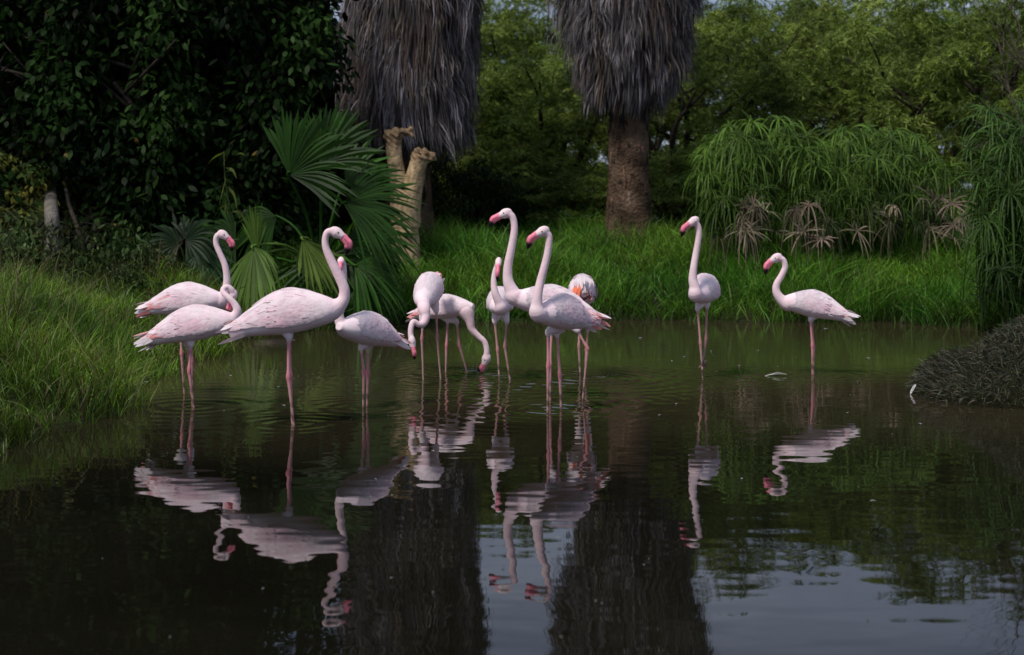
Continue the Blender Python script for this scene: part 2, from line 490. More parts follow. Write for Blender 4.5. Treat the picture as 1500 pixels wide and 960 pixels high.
    c4 = np.ones((n, 4), np.float32); c4[:, :3] = np.clip(cl, 0, 1); a_.data.foreach_set('color', c4.ravel())
    body.materials.clear(); body.materials.append(M_plume); body.name = 'body'
    base = np.array([(torso.c[0] + torso.t[0]) / 2, (torso.c[1] + torso.t[1]) / 2, 0.0])
    root = empty('flamingo', base, label, 'flamingo', 'flamingos wading in the pond')
    bo = bpy.data.objects.new('body', body); link(bo); attach(bo, root)
    # wings: overlapping feathers hugging the flank
    for sgn in (1, -1):
        wb = MB(); wn = []
        rows = np.linspace(.13, .82, 16)
        for r_i, u0 in enumerate(rows):
            lo = -10 + 62 * max(0, u0 - .28)
            cnt = 15
            for q in range(cnt):
                f = (q + rg.uniform(-.3, .3)) / (cnt - 1)
                ph0 = math.radians(lo + (86 - lo) * f + rg.uniform(-3, 3))
                ln = .11 + .20 * u0 ** 1.3 + rg.uniform(-.02, .03)
                if u0 + ln > 1.0: ln = 1.0 - u0 + rg.uniform(-.03, .02)
                wd = (.060 + .022 * u0) * L_ * rg.uniform(.7, 1.25)
                K = 8; t = np.linspace(0, 1, K)
                u = u0 + ln * t + rg.uniform(-.02, .02)
                dphi = math.radians((-14 * (1 - u0) + 8 * u0) + rg.uniform(-4, 4))
                phi = ph0 + dphi * t
                if sgn < 0: phi = math.pi - phi
                tipf = rg.uniform(0, .0010) + (.0035 if rg.random() < .07 else 0)
                ledge = .0075 if (.38 < u0 < .47 and f < .72) else (.004 if (.60 < u0 < .68) else 0)
                off = (-.0022 + .0050 * t + tipf * t ** 2 + ledge * t ** 1.5 + .007 * np.clip((u - .22) / .2, 0, 1)) * (L_ / .75)
                pts, nr = torso.at(u, phi, off)
                tang = unit(np.gradient(pts, axis=0)); side = unit(np.cross(tang, nr))
                wid = wd * np.array([.5, .85, 1, 1, .92, .74, .45, .08])
                field = .5 + .5 * math.sin(u0 * 11 + seed) * math.sin(f * 7 + seed * 2.3)
                mixp = np.clip(pink * (.30 + 1.0 * field) + rg.normal(0, .13) + .22 * (f < .45) - .2 * (f > .75), 0, 1)
                col = (WHITE * (1 - mixp) + PINK * mixp) * rg.uniform(.94, 1.03)
                fr = np.clip((u0 - .12) / .15, 0, 1)
                col = col * fr + (WHITE * (1 - .35 * pink) + PINK * .35 * pink) * (1 - fr)
                if u0 > .55 and f < .30 and rg.random() < coral * 2.2: col = CORAL * .32 + PINK * .68
                if u0 > .66 and f < .10 and rg.random() < coral * 4: col = CORAL * .6 + PINK * .4
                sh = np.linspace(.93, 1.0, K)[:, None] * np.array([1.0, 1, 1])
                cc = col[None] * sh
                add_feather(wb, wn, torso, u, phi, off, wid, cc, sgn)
        # long loose tertials and scapulars draping over the rump, frayed at the ends
        for q in range(22):
            u0 = rg.uniform(.42, .66); f = rg.uniform(.12, .95)
            lo = 14 + 40 * max(0, u0 - .3)
            ph0 = math.radians(lo + (88 - lo) * f)
            ln = min(rg.uniform(.26, .40), 1.02 - u0)
            K = 9; t = np.linspace(0, 1, K)
            phi = ph0 + math.radians(rg.uniform(-10, 3)) * t
            if sgn < 0: phi = math.pi - phi
            pts, nr = torso.at(u0 + ln * t, phi, (-.002 + .010 * t ** 1.5 + rg.uniform(0, .003)) * (L_ / .75))
            pts[:, 2] -= .012 * t ** 3
            side = unit(np.cross(unit(np.gradient(pts, axis=0)), nr))
            mixp = np.clip(pink * rg.uniform(.1, .8), 0, 1); col = WHITE * (1 - mixp) + PINK * mixp
            if f < .3 and rg.random() < coral * 1.8: col = CORAL * .38 + PINK * .62
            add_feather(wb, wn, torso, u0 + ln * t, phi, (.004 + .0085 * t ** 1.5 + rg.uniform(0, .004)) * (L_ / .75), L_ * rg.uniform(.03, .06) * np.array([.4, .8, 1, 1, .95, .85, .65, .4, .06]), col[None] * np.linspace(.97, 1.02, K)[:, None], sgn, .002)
        # soft ruffle along the lower wing edge
        for q in range(26):
            u0 = rg.uniform(.22, .62)
            ph0 = math.radians(-14 + 50 * max(0, u0 - .3) + rg.uniform(-6, 10))
            K = 6; t = np.linspace(0, 1, K); ln = rg.uniform(.08, .15)
            phi = ph0 - math.radians(rg.uniform(2, 16)) * t
            if sgn < 0: phi = math.pi - phi
            pts, nr = torso.at(u0 + ln * t, phi, (-.002 + .008 * t + rg.uniform(0, .004) * t) * (L_ / .75))
            side = unit(np.cross(unit(np.gradient(pts, axis=0)), nr))
            mixp = np.clip(pink * rg.uniform(0, .7), 0, 1); col = WHITE * (1 - mixp) + PINK * mixp
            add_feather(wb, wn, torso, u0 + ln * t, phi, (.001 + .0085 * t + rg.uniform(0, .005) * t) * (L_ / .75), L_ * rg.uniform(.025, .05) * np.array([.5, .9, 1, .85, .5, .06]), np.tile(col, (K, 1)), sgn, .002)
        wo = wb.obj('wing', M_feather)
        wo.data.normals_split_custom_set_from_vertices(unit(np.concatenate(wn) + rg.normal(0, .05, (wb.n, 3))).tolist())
        attach(wo, root)
    tb = MB()
    for q in range(14):
        a = rg.uniform(-1, 1); ph0 = rg.uniform(0, 2 * math.pi)
        K = 6; t = np.linspace(0, 1, K); ln = rg.uniform(.14, .22)
        st = rg.uniform(.84, .92)
        base_p, nr = torso.at(st + 0 * t[:1], np.array([ph0]), np.array([-.004]))
        tipv = torso.a * ln * L_ + torso.side * a * .035 * L_ + torso.up * rg.uniform(-.04, .015) * L_
        pts = base_p + t[:, None] * tipv[None] - torso.up[None] * (t ** 2)[:, None] * .01 * L_
        side = unit(np.cross(unit(tipv), nr[0]))[None].repeat(K, 0)
        wid = L_ * .05 * np.array([.7, 1, 1, .95, .7, .1])
        col = WHITE if rg.random() > coral * 2.4 else CORAL * rg.uniform(.4, .8) + PINK * .3 + WHITE * .15
        tb.strips(pts[None], side[None], wid[None], (col[None] * np.linspace(.9, 1.02, K)[:, None])[None])
    if rear:                              # coral under-wing coverts seen from behind
        for q in range(46):
            f = q / 45
            xx = 837 + 29 * f + rg.uniform(-1, 1); y0 = 409 + 8 * rg.random() - 5 * math.sin(f * 3.1); ln = rg.uniform(10, 22)
            K = 6; t = np.linspace(0, 1, K)
            dy = -.365 + .16 * ((f - .5) * 2) ** 2 + rg.uniform(-.015, .0)
            is_c = rg.random() < (.8 if .12 < f < .50 else .06)
            if is_c: y0 += 12; ln = rg.uniform(9, 17); dy -= .008
            p0 = np.stack([P(xx + 3.0 * tt * (f - .4) * 2, y0 + ln * tt, Y + dy - .04 * tt) for tt in t])
            col = CORAL * rg.uniform(.85, 1.2) + np.array([.05, .06, .03]) if is_c else WHITE * rg.uniform(.94, 1.04)
            tb.strips(p0[None], np.array([[1.0, 0, .1]]), (L_ * rg.uniform(.018, .034) * np.array([.5, .9, 1, .9, .65, .1]))[None], np.tile(col, (1, K, 1)))
        ub = MB()
        for q in range(7):
            xx = 855 + q * 1.6; K = 5; t = np.linspace(0, 1, K)
            p0 = np.stack([P(xx + 1.5 * tt, 452 + rg.uniform(0, 4) + 26 * tt, Y - .20 - .02 * q % .05) for tt in t])
            ub.strips(p0[None], np.array([[1.0, 0, 0]]), (L_ * .030 * np.array([.6, 1, 1, .8, .2]))[None], np.tile(CORAL if 1 <= q <= 4 else WHITE, (1, K, 1)))
        attach(ub.obj('under_tail', M_feather), root)
    attach(tb.obj('tail', M_feather), root)
    # bill
    bb = MB()
    bc = cr([np.append(b0 - fwd * hr * .15, hr * .72), np.append(b0 * .45 + b1 * .55, hr * .70), np.append(b1, hr * .72), np.append(b1 * .42 + b2 * .58, hr * .54), np.append(b2, hr * .12)], 26)
    K = 26; n_ = 14; az = np.arange(n_) / n_ * 2 * math.pi
    T = unit(np.gradient(bc[:, :3], axis=0)); V = []; C = []
    for k in range(K):
        v = unit(np.cross(lat, T[k])); l2 = unit(np.cross(T[k], v))
        V.append(bc[k, :3] + bc[k, 3] * (np.cos(az)[:, None] * l2 * .72 + np.sin(az)[:, None] * v))
        f = k / (K - 1)
        c = BILLP * (1.0 + .25 * (1 - f)) if f < .60 else BILLP + (BLACK - BILLP) * min(1, (f - .60) * 11)
        cc = np.tile(c, (n_, 1))
        groove = np.abs(np.sin(az) - .15) < .22          # gape line between the two mandibles
        if f > .12: cc[groove] *= .45
        C.append(cc)
    V = np.concatenate(V); C = np.concatenate(C)
    i = (np.arange(K - 1) * n_)[:, None]; j = np.arange(n_)[None]; j2 = (j + 1) % n_
    V = np.vstack([V, bc[:1, :3], bc[-1:, :3]]); C = np.vstack([C, BILLP[None], BLACK[None]])
    T3 = [(K * n_, (k + 1) % n_, k) for k in range(n_)] + [(K * n_ + 1, (K - 1) * n_ + k, (K - 1) * n_ + (k + 1) % n_) for k in range(n_)]
    bb.add(V, F4=np.stack([i + j, i + j2, i + n_ + j2, i + n_ + j], -1).reshape(-1, 4), F3=T3, C=C)
    attach(bb.obj('bill', M_bill), root)
    # eyes
    for sgn in (1, -1):
        eb = MB(); r = .0066
        cpos = hc + fwd * hr * .45 + upv * hr * .22 + lat * sgn * hr * .72
        th = np.linspace(0, math.pi, 9); az = np.arange(12) / 12 * 2 * math.pi
        TH, AZ = np.meshgrid(th, az, indexing='ij')
        ax = lat * sgn
        E = cpos + r * (np.cos(TH)[..., None] * ax + (np.sin(TH) * np.cos(AZ))[..., None] * fwd + (np.sin(TH) * np.sin(AZ))[..., None] * upv)
        cc = np.where((TH < .75)[..., None], BLACK, np.array([.45, .28, .10]))
        i = (np.arange(8) * 12)[:, None]; j = np.arange(12)[None]; j2 = (j + 1) % 12
        eb.add(E.reshape(-1, 3), F4=np.stack([i + j, i + j2, i + 12 + j2, i + 12 + j], -1).reshape(-1, 4), C=cc.reshape(-1, 3))
        attach(eb.obj('eye', M_eye), root)
    return root

def build_flamingos():
    wl = lambda y: F * CAMZ / (y - HY)
    # A: front left, neck curled
    flamingo('left front flamingo with neck curled in a tight loop, head turned down beside its chest', wl(596),
             [(336, 470, 15, 0), (344.5, 463, 10.5, 0), (347.5, 455, 8, 0), (344, 446, 6.5, 0), (336, 437, 5.8, 0), (327.5, 429.5, 5.6, .02), (327, 423.5, 5.6, .04), (333, 420.8, 5.8, .06), (339, 425, 6.4, .07)],
             (341.5, 432, 7.6, .08), [(338.5, 442, .08), (336, 451, .08), (330.5, 459, .08)],
             (350, 468, 0), (211, 500, 0), [[(280, 505, -.03), (277, 544, -.03), (284, 596, -.03)], [(275, 507, .04), (277, 541, .04), (282, 592, .04)]],
             pink=.62, coral=.16, seed=11, hs=.95)
    # C: behind A
    flamingo('left flamingo nearest the grass bank, upright neck, bill turned right, orange tail', wl(578),
             [(324, 441, 14, 0), (330.5, 427, 9.5, 0), (332.5, 411, 7, 0), (329.5, 389, 6.2, 0), (321, 369, 5.8, 0), (316.5, 357, 5.6, 0), (318, 346, 6.0, 0)],
             (326, 343.5, 7.6, 0), [(334, 349, 0), (339.5, 357, 0), (339.5, 369, 0)],
             (331, 438, 0), (208, 455, 0), [[(265, 497, 0), (266, 519, 0), (270, 578, 0)], [(280, 497, .06), (281, 530, .06), (282, 576, .06)]],
             pink=.45, coral=.22, seed=12, hs=.98)
    # B: large bird
    flamingo('largest foreground flamingo standing sideways facing right with tall curved neck and long body', wl(622),
             [(487, 453, 20, 0), (498, 446, 14, 0), (504, 436, 10.6, 0), (504, 422, 10, 0), (495.5, 402.7, 9.6, 0), (485, 381.5, 8.8, 0), (477.5, 363.5, 7.4, 0), (476.5, 349.5, 6.8, 0), (481, 340, 7.4, 0)],
             (492, 340.5, 9.6, 0), [(503, 347, 0), (510.5, 357.5, 0), (507, 374, 0)],
             (503, 451, 0), (336, 487, 0), [[(423, 493, -.03), (422.5, 553, -.03), (430, 620, -.03)], [(424, 493, .05), (425, 550, .05), (428, 616, .05)]],
             pink=.5, coral=.06, legw=1.12, seed=13)
    # D: behind B
    flamingo('rounded flamingo just right of the largest one, face toward the viewer beside that neck', wl(597),
             [(500, 474, 11, -.24), (497, 462, 8.2, -.25), (499.5, 442, 7, -.26), (503.5, 417, 6, -.25), (504, 397, 5.4, -.24), (502.5, 385, 5.6, -.24)],
             (499.6, 382, 6.8, -.28), [(499, 387, -.36), (498.2, 394, -.41), (498, 402.5, -.41)],
             (496, 479, -.30), (586, 503, .28), [[(528.7, 510, -.05), (533, 546, -.05), (532, 597, -.05)], [(539, 510, .05), (539, 548, .05), (537.5, 597, .05)]],
             pink=.4, coral=.12, seed=14, hs=.88)
    # E: bending towards the viewer
    flamingo('flamingo bowing toward the viewer, neck hooked down in front and bill hanging above the water', wl(556),
             [(621, 452, 11.5, -.36), (623.5, 463, 8.4, -.40), (621, 473, 7, -.43), (613.5, 475.5, 6, -.46), (606, 471.5, 5.5, -.48), (602.5, 478, 5.4, -.50), (601.5, 489, 5.4, -.51)],
             (603.3, 499, 7.2, -.52), [(605, 509, -.53), (606.8, 517, -.53), (607, 527, -.51)],
             (617, 446, -.30), (640, 409, .36), [[(619, 478, -.02), (618, 497, -.02), (620, 556, -.02)], [(639, 456, .02), (640.5, 494.5, .02), (645.5, 556, .02)]],
             pink=.4, coral=.2, seed=15, pale=True, hs=.92, ws=.95)
    # F: feeding
    flamingo('feeding flamingo with its long neck lowered and bill dipped in the water', wl(545),
             [(683, 457, 15, -.1), (688, 470, 9, -.12), (691.5, 483, 7, -.12), (701, 493, 6.2, -.12), (709.5, 501, 5.8, -.12), (713, 512, 5.8, -.12)],
             (712.5, 525, 7.6, -.12), [(709, 535, -.12), (705, 541, -.12), (699, 543, -.12)],
             (694, 449, -.12), (604, 463, .12), [[(656, 470, 0), (654, 506.5, 0), (653, 545, 0)], [(669, 472, 0), (673, 506.5, 0), (684, 545, 0)]],
             pink=.42, coral=.25, seed=16, hs=.90)
    # G: facing the viewer
    flamingo('slender flamingo facing the viewer with thin raised neck and bill hanging straight down', wl(557),
             [(734, 452, 12, -.27), (731, 443, 9, -.29), (725.5, 430, 7.2, -.30), (723.3, 415, 6, -.29), (724.5, 401, 5.4, -.28), (728, 390, 5.4, -.28)],
             (730.4, 383, 6.6, -.31), [(729.6, 390, -.37), (729, 400, -.41), (728.3, 413, -.40)],
             (730, 452, -.26), (736, 440, .40), [[(724.7, 471, -.02), (729, 513.5, -.02), (731.6, 558, -.02)], [(742, 471, .02), (739.5, 508, .02), (747, 557, .02)]],
             pink=.38, coral=.05, seed=17, pale=True, hs=.88, ws=.98)
    # J: tall, behind K
    flamingo('tallest flamingo behind its partner, neck straight up and pink bill pointing left', wl(587),
             [(754, 434, 17, .05), (749, 425, 13, .05), (744, 410, 10, .05), (744, 390, 8.6, .05), (748, 369, 8, .05), (752, 348.5, 7.5, .05), (753.5, 331, 7, .05), (750, 317, 7, .05)],
             (741.5, 312.5, 8.6, .05), [(731.5, 316.5, .05), (723, 321.5, .05), (717, 332, .05)],
             (747, 435, .05), (880, 470, .1), [[(808, 486, 0), (806, 535, 0), (806, 592, 0)], [(846, 485, 0), (860.5, 511, 0), (853, 592, 0)]],
             pink=.45, coral=.3, seed=18, hs=.92)
    # K: front of the pair
    flamingo('front flamingo of the overlapping tall pair, black bill tip, head lower than its partner', wl(601),
             [(788, 459, 16, -.26), (786.5, 446, 11, -.27), (788, 430, 8.8, -.27), (792, 412, 8.2, -.26), (797, 393, 7.8, -.26), (801.5, 374, 7.3, -.26), (804, 357, 7, -.26), (803.5, 345, 7, -.26)],
             (796, 339, 8.8, -.27), [(785.5, 344, -.28), (777.5, 351, -.29), (773, 365, -.29)],
             (786, 458, -.26), (868, 475, .24), [[(803, 487, -.02), (803, 537, -.02), (802, 602, -.02)], [(816, 488, .03), (820, 549, .03), (822, 602, .03)]],
             pink=.62, coral=.16, legw=1.05, seed=19, hs=1.0)
    # L: seen from behind
    flamingo('white flamingo seen from behind with coral stripes under the tail, head lowered out of sight', wl(553),
             [(852, 438, 11, .40), (848, 428, 8, .47), (846, 418, 6.4, .50), (849, 411, 5.8, .47), (853, 411, 5.8, .42)],
             (856, 414, 6.6, .39), [(857.5, 421, .40), (858, 427, .42), (857, 434, .43)],
             (851, 436, .38), (855, 430, -.34), [[(848.5, 482, -.02), (848, 508, -.02), (850, 555, -.02)], [(861, 482, .02), (859, 512, .02), (856, 555, .02)]],
             pink=.12, coral=.3, seed=20, pale=True, hs=1.0, ws=.98, rear=True)
    # H: right, facing viewer
    flamingo('walking flamingo right of the palm trunk, long straight neck and one dark foot lifted', wl(553),
             [(1019, 432, 13, -.27), (1017.5, 421, 10, -.28), (1015, 409, 8.4, -.28), (1016, 393, 7, -.28), (1019.5, 371, 6.5, -.27), (1023, 350, 6.1, -.27), (1023.2, 334, 6, -.27)],
             (1017, 324, 8, -.28), [(1008.5, 329, -.31), (1002, 335, -.33), (998, 347.5, -.33)],
             (1021, 432, -.26), (1044, 428, .40), [[(1022, 452, -.02), (1026, 503, -.02), (1029.5, 553, -.02)], [(1035.6, 448, .03), (1034, 497, .03), (1031, 527, .03), 'up']],
             pink=.42, coral=.03, seed=21, pale=True, hs=.95)
    # I: far right
    flamingo('rightmost flamingo standing apart, facing left with a bent S neck', wl(549),
             [(1154, 445, 14, 0), (1144.5, 439, 10, 0), (1137.5, 428.5, 7.8, 0), (1137.5, 417, 6.8, 0), (1145, 403.4, 6.2, 0), (1150, 391.4, 6, 0), (1147, 381, 6, 0)],
             (1138, 377.8, 7.8, 0), [(1128.8, 383, 0), (1123.5, 389.5, 0), (1120.5, 402.5, 0)],
             (1143, 440, 0), (1246, 467, 0), [[(1187, 468, -.02), (1190, 507, -.02), (1190, 549, -.02)], [(1189, 468, .04), (1192, 509, .04), (1191.5, 549, .04)]],
             pink=.40, coral=.04, seed=22, hs=.98)

# ---------------------------------------------------------------- vegetation helpers
def jitter_col(base, n, amt=.25, hue=.12):
    base = np.asarray(base, float)
    k = np.clip(1 + rng.normal(0, amt, (n, 1)), .35, 2.0)
    h = 1 + rng.normal(0, hue, (n, 3)) * np.array([1, .35, .5])
    return np.clip(base * k * h, 0, 1)

def blades(mb, base, height, lean_dir, lean, droop, width, col, K=5):
    """grass blades; base (N,3), height (N), lean_dir (N,2 unit), lean (N), droop (N)"""
    N = len(base); t = np.linspace(0, 1, K)[None]
    h = height[:, None]
    horiz = h * (lean[:, None] * t + droop[:, None] * t ** 2.2)
    z = h * (t - .55 * droop[:, None] * t ** 2.6)
    pts = np.empty((N, K, 3))
    pts[..., 0] = base[:, :1] + lean_dir[:, :1] * horiz
    pts[..., 1] = base[:, 1:2] + lean_dir[:, 1:2] * horiz
    pts[..., 2] = base[:, 2:3] + z
    a = rng.uniform(0, math.pi, N)
    side = np.stack([np.cos(a), np.sin(a), np.zeros(N)], 1)
    prof = np.interp(np.linspace(0, 1, K), [0, .35, .8, 1], [.75, 1, .6, .06])
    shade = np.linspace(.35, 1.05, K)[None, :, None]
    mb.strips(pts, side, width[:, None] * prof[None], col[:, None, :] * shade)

def grass_patch(name, label_kind, n_tufts, per, region, hfun, wcol, hmin, hmax, width, flop=1.0):
    x0, x1, y0, y1, dmax = region
    x = rng.uniform(x0, x1, n_tufts * 7); y = rng.uniform(y0, y1, n_tufts * 7)
    d = pond_dist(x, y)
    keep = (d > -.05) & (d < dmax) & hfun(x, y) & (rng.random(len(x)) < np.clip(1.25 - d / dmax, .35, 1))
    x, y, d = x[keep][:n_tufts], y[keep][:n_tufts], d[keep][:n_tufts]
    n = len(x)
    X = x.repeat(per) + rng.normal(0, .07, n * per); Y = y.repeat(per) + rng.normal(0, .07, n * per)
    Z = np.maximum(ground_z(X, Y), -.03) - .02
    th = rng.uniform(hmin, hmax, n) * (0.85 + .3 * np.sin(x * 1.9 + y * 1.3))
    H = th.repeat(per) * rng.uniform(.6, 1.15, n * per)
    a = rng.uniform(0, 2 * math.pi, n * per); ta = rng.uniform(0, 2 * math.pi, n).repeat(per)
    ld = unit(np.stack([np.cos(a) + .8 * np.cos(ta), np.sin(a) + .8 * np.sin(ta)], 1))
    dd = d.repeat(per)
    lean = rng.uniform(.02, .45, n * per); droop = rng.uniform(.05, .75, n * per) ** 1.2 * flop; lean *= flop
    coarse = rng.random(n * per) < .07; H[coarse] *= rng.uniform(1.15, 1.55, coarse.sum()); droop[coarse] = rng.uniform(.5, 1.0, coarse.sum())
    # water edge hangs out over the pond
    edge = dd < .25
    lean[edge] *= 1.5
    tint = wcol(x, y, d) * np.clip(1 + rng.normal(0, .28, (n, 1)), .45, 1.8)
    C = tint.repeat(per, 0) * np.clip(1 + rng.normal(0, .22, (n * per, 1)), .4, 1.8) * (1 + rng.normal(0, .09, (n * per, 3)))
    old = rng.random(n * per) < .045; C[old] = np.array([.17, .14, .07]) * rng.uniform(.5, 1.2, (old.sum(), 1))
    mb = MB()
    blades(mb, np.stack([X, Y, Z], 1), H, ld, lean, droop, rng.uniform(.6, 1.3, n * per) * width * (1 + .7 * coarse), np.clip(C, 0.002, 1))
    o = mb.obj(name, M_grass)
    tag(o, label_kind, 'grass', None, 'stuff')
    return o

def build_grass():
    def hf_back(x, y):
        px = 750 + x / y * F
        return (px > 395) & (px < 1560) & (y > 16.5)
    def col_back(x, y, d):
        n = np.sin(x * 1.1 + 2) * np.sin(y * 2.3) * .5 + .5
        base = np.array([.070, .205, .020]) + n[:, None] * np.array([.085, .105, .010])
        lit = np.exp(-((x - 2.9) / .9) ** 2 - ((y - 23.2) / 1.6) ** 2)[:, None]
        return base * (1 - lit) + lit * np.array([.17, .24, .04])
    grass_patch('grass', 'tall bright green grass along the far bank behind the flamingos', 6200, 11, (-3.6, 9, 16.5, 25.5, 6.2), hf_back, col_back, .36, .68, .0105)
    def hf_left(x, y):
        return (x < -1.6) & (y < 17.6) & (x > -9)
    def col_left(x, y, d):
        n = np.sin(x * 1.7 + y * .9) * np.sin(y * 1.3 - x) * .5 + .5
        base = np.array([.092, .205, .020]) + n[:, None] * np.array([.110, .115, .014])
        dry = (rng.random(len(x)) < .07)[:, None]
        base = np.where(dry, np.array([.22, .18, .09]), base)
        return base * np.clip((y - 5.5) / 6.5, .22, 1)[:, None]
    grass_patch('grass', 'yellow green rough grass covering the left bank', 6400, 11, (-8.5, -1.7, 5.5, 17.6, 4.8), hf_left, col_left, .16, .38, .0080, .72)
    def hf_top(x, y):
        return (x < -2.6) & (y > 9.5) & (y < 17.6) & (x > -9)
    def col_dry(x, y, d):
        return np.tile(np.array([.20, .17, .085]), (len(x), 1))
    grass_patch('grass', 'tall thin dry seed stalks standing above the left bank grass', 170, 7, (-8.0, -2.7, 9.5, 17.6, 4.6), hf_top, col_dry, .50, .80, .006)

# ---- fan palm
def frond(mb, hub, main, normal, R, spread, nleaf, col, droop=.25, joined=.72, rgs=None):
    main = unit(main); normal = unit(normal - main * np.dot(normal, main)); lat = np.cross(normal, main)
    a = np.radians(np.linspace(-spread, spread, nleaf)) + rng.normal(0, .014, nleaf)
    K = 8; t = np.linspace(0, 1, K)
    r = R * (1 - .22 * (np.abs(a) / math.radians(max(spread, 1))) ** 2) * rng.uniform(.90, 1.05, nleaf)
    d = np.cos(a)[:, None] * main + np.sin(a)[:, None] * lat
    pts = hub + d[:, None, :] * (r[:, None] * t[None])[..., None]
    pts += normal * ((.16 * R) * (np.abs(a)[:, None] * t[None] ** 1.2)[..., None] * .35)
    pts[..., 2] -= (droop * R * rng.uniform(.3, 2.1, (nleaf, 1))) * np.clip(t[None] - .35, 0, 1) ** 1.7 * 1.7
    da = math.radians(2 * spread) / max(nleaf - 1, 1)
    full = r[:, None] * t[None] * da * 1.08
    wj = r[:, None] * joined * da * 1.08
    wid = np.where(t[None] <= joined, full, wj * np.clip((1 - t[None]) / (1 - joined), .03, 1) ** .8)
    tang = d[:, None, :].repeat(K, 1)
    side = unit(np.cross(tang, normal[None, None, :]))
    tilt = np.where(np.arange(nleaf) % 2 == 0, .38, -.38)[:, None, None]
    side = unit(side + normal * tilt)
    c = np.asarray(col)[None] * np.clip(1 + rng.normal(0, .24, (nleaf, 1)), .45, 1.7)
    c = c[:, None, :] * (np.linspace(.75, 1.15, K)[None, :, None])
    tipc = (t > .9)[None, :, None] * .35
    c = c * (1 - tipc) + tipc * np.array([.30, .26, .12]) * c.mean() * 6
    mb.strips(pts, side, wid, c)

def build_fan_palm():
    Yc = 18.35
    base = np.array([(470 - 750) / F * Yc, Yc, gz((470 - 750) / F * Yc, Yc)])
    root = empty('fan_palm', base, 'young green fan palm with big pleated fronds spreading behind the left flamingos', 'fan palm')
    core = base + np.array([0, 0, .35])
    tr = MB(); tr.tube(cr([base - np.array([0, 0, .2]), base + np.array([.02, 0, .2]), base + np.array([0, 0, .5])], 8), [.2, .2, .19, .19, .18, .17, .15, .1], 12, (.10, .07, .045))
    attach(tr.obj('trunk', M_palmbark), root)
    DK = (.013, .042, .004); MD = (.022, .068, .007); LT = (.070, .125, .022); YL = (.090, .135, .024)
    # hub px,py,Y ; direction px ; forward tilt ; normal ; radius px ; spread ; colour ; droop
    specs = [
        (423, 256, 17.7, (62, -62), -.2, (-.25, -1, .2), 124, 74, 36, DK, .16),
        (470, 240, 18.2, (50, -66), .1, (-.2, -1, .1), 112, 58, 30, DK, .14),
        (505, 268, 18.6, (80, -45), .3, (.2, -1, .4), 95, 60, 28, MD, .22),
        (503, 298, 17.5, (100, -14), -.25, (.1, -.85, .55), 126, 62, 42, DK, .30),
        (372, 362, 17.2, (2, 40), -.35, (-.65, -1, .2), 96, 58, 24, LT, .30),
        (376, 372, 17.25, (-4, -60), -.1, (-.5, -1, .1), 74, 26, 13, LT, .05),
        (443, 350, 17.4, (42, 56), -.3, (1.3, -.8, .3), 96, 52, 22, YL, .15),
        (519, 388, 17.5, (62, 20), -.25, (.1, -.8, .6), 82, 62, 26, MD, .62),
        (405, 318, 18.6, (-60, 25), .1, (.3, -1, .6), 78, 62, 26, DK, .45),
        (505, 350, 18.2, (60, 30), -.1, (.35, -1, .6), 98, 75, 32, DK, .45),
        (470, 385, 18.0, (20, 60), -.2, (0, -1, .3), 90, 110, 40, DK, .3),
        (420, 395, 18.2, (-30, 60), -.1, (0, -1, .3), 80, 110, 36, DK, .3),
        (540, 350, 18.5, (60, -20), .1, (0, -1, .4), 80, 90, 34, MD, .35),
        (345, 352, 18.7, (-60, 6), .0, (0, -1, .5), 80, 90, 32, DK, .3),
        (520, 425, 17.6, (40, 40), -.1, (0, -1, .4), 70, 90, 30, DK, .3),
        (330, 395, 18.1, (-30, 40), -.1, (0, -1, .4), 70, 90, 30, MD, .3),
    ]
    for i, (hx, hy, hY, dpx, tilt, nrm, Rpx, spread, nleaf, col, droop) in enumerate(specs):
        mb = MB(); hub = P(hx, hy, hY)
        main = np.array([dpx[0], tilt * 60, -dpx[1]], float)
        frond(mb, hub, main, np.array(nrm, float), Rpx * hY / F, spread, nleaf, col, droop)
        mid = (core + hub) / 2 + np.array([0, 0, .18])
        pc = cr([core, mid, hub - unit(main) * .02, hub + unit(main) * .05], 12)
        mb.tube(pc, np.linspace(.022, .011, 12), 6, np.array(col) * 1.6)
        attach(mb.obj('frond', M_gloss), root)
    # low bluish fan palm in the shade at left
    Yc = 18.0; b2 = np.array([(275 - 750) / F * Yc, Yc, gz((275 - 750) / F * Yc, Yc)])
    r2 = empty('fan_palm', b2, 'small shaded fan palm with bluish fronds low behind the grass at the left flamingos', 'fan palm')
    for (hx, hy, hY, dpx, tilt, nrm, Rpx, spread, nleaf, col, droop) in [
        (272, 352, 17.9, (40, -20), -.1, (.1, -1, .5), 62, 100, 30, (.010, .024, .008), .35),
        (262, 356, 18.0, (-50, -22), -.1, (.1, -1, .5), 58, 100, 28, (.012, .026, .009), .35),
        (290, 372, 17.8, (40, 30), -.1, (.1, -1, .5), 60, 100, 28, (.022, .05, .02), .3),
        (240, 380, 17.9, (-40, 20), -.1, (.1, -1, .5), 50, 90, 24, (.022, .05, .02), .3)]:
        mb = MB(); hub = P(hx, hy, hY); main = np.array([dpx[0], tilt * 60, -dpx[1]], float)
        frond(mb, hub, main, np.array(nrm, float), Rpx * hY / F, spread, nleaf, col, droop)
        mb.tube(cr([b2 - np.array([0, 0, .1]), (b2 + hub) / 2 + np.array([0, 0, .1]), hub + unit(main) * .03], 8), np.linspace(.018, .01, 8), 6, np.array(col) * 1.4)
        attach(mb.obj('frond', M_gloss), r2)
    # one pale fan palm far left behind the grey trunk
    Yc = 19.0; b3 = np.array([(58 - 750) / F * Yc, Yc, gz((58 - 750) / F * Yc, Yc)])
    r3 = empty('fan_palm', b3, 'yellowish fan palm leaf peeping out behind the grey trunk at the far left', 'fan palm')
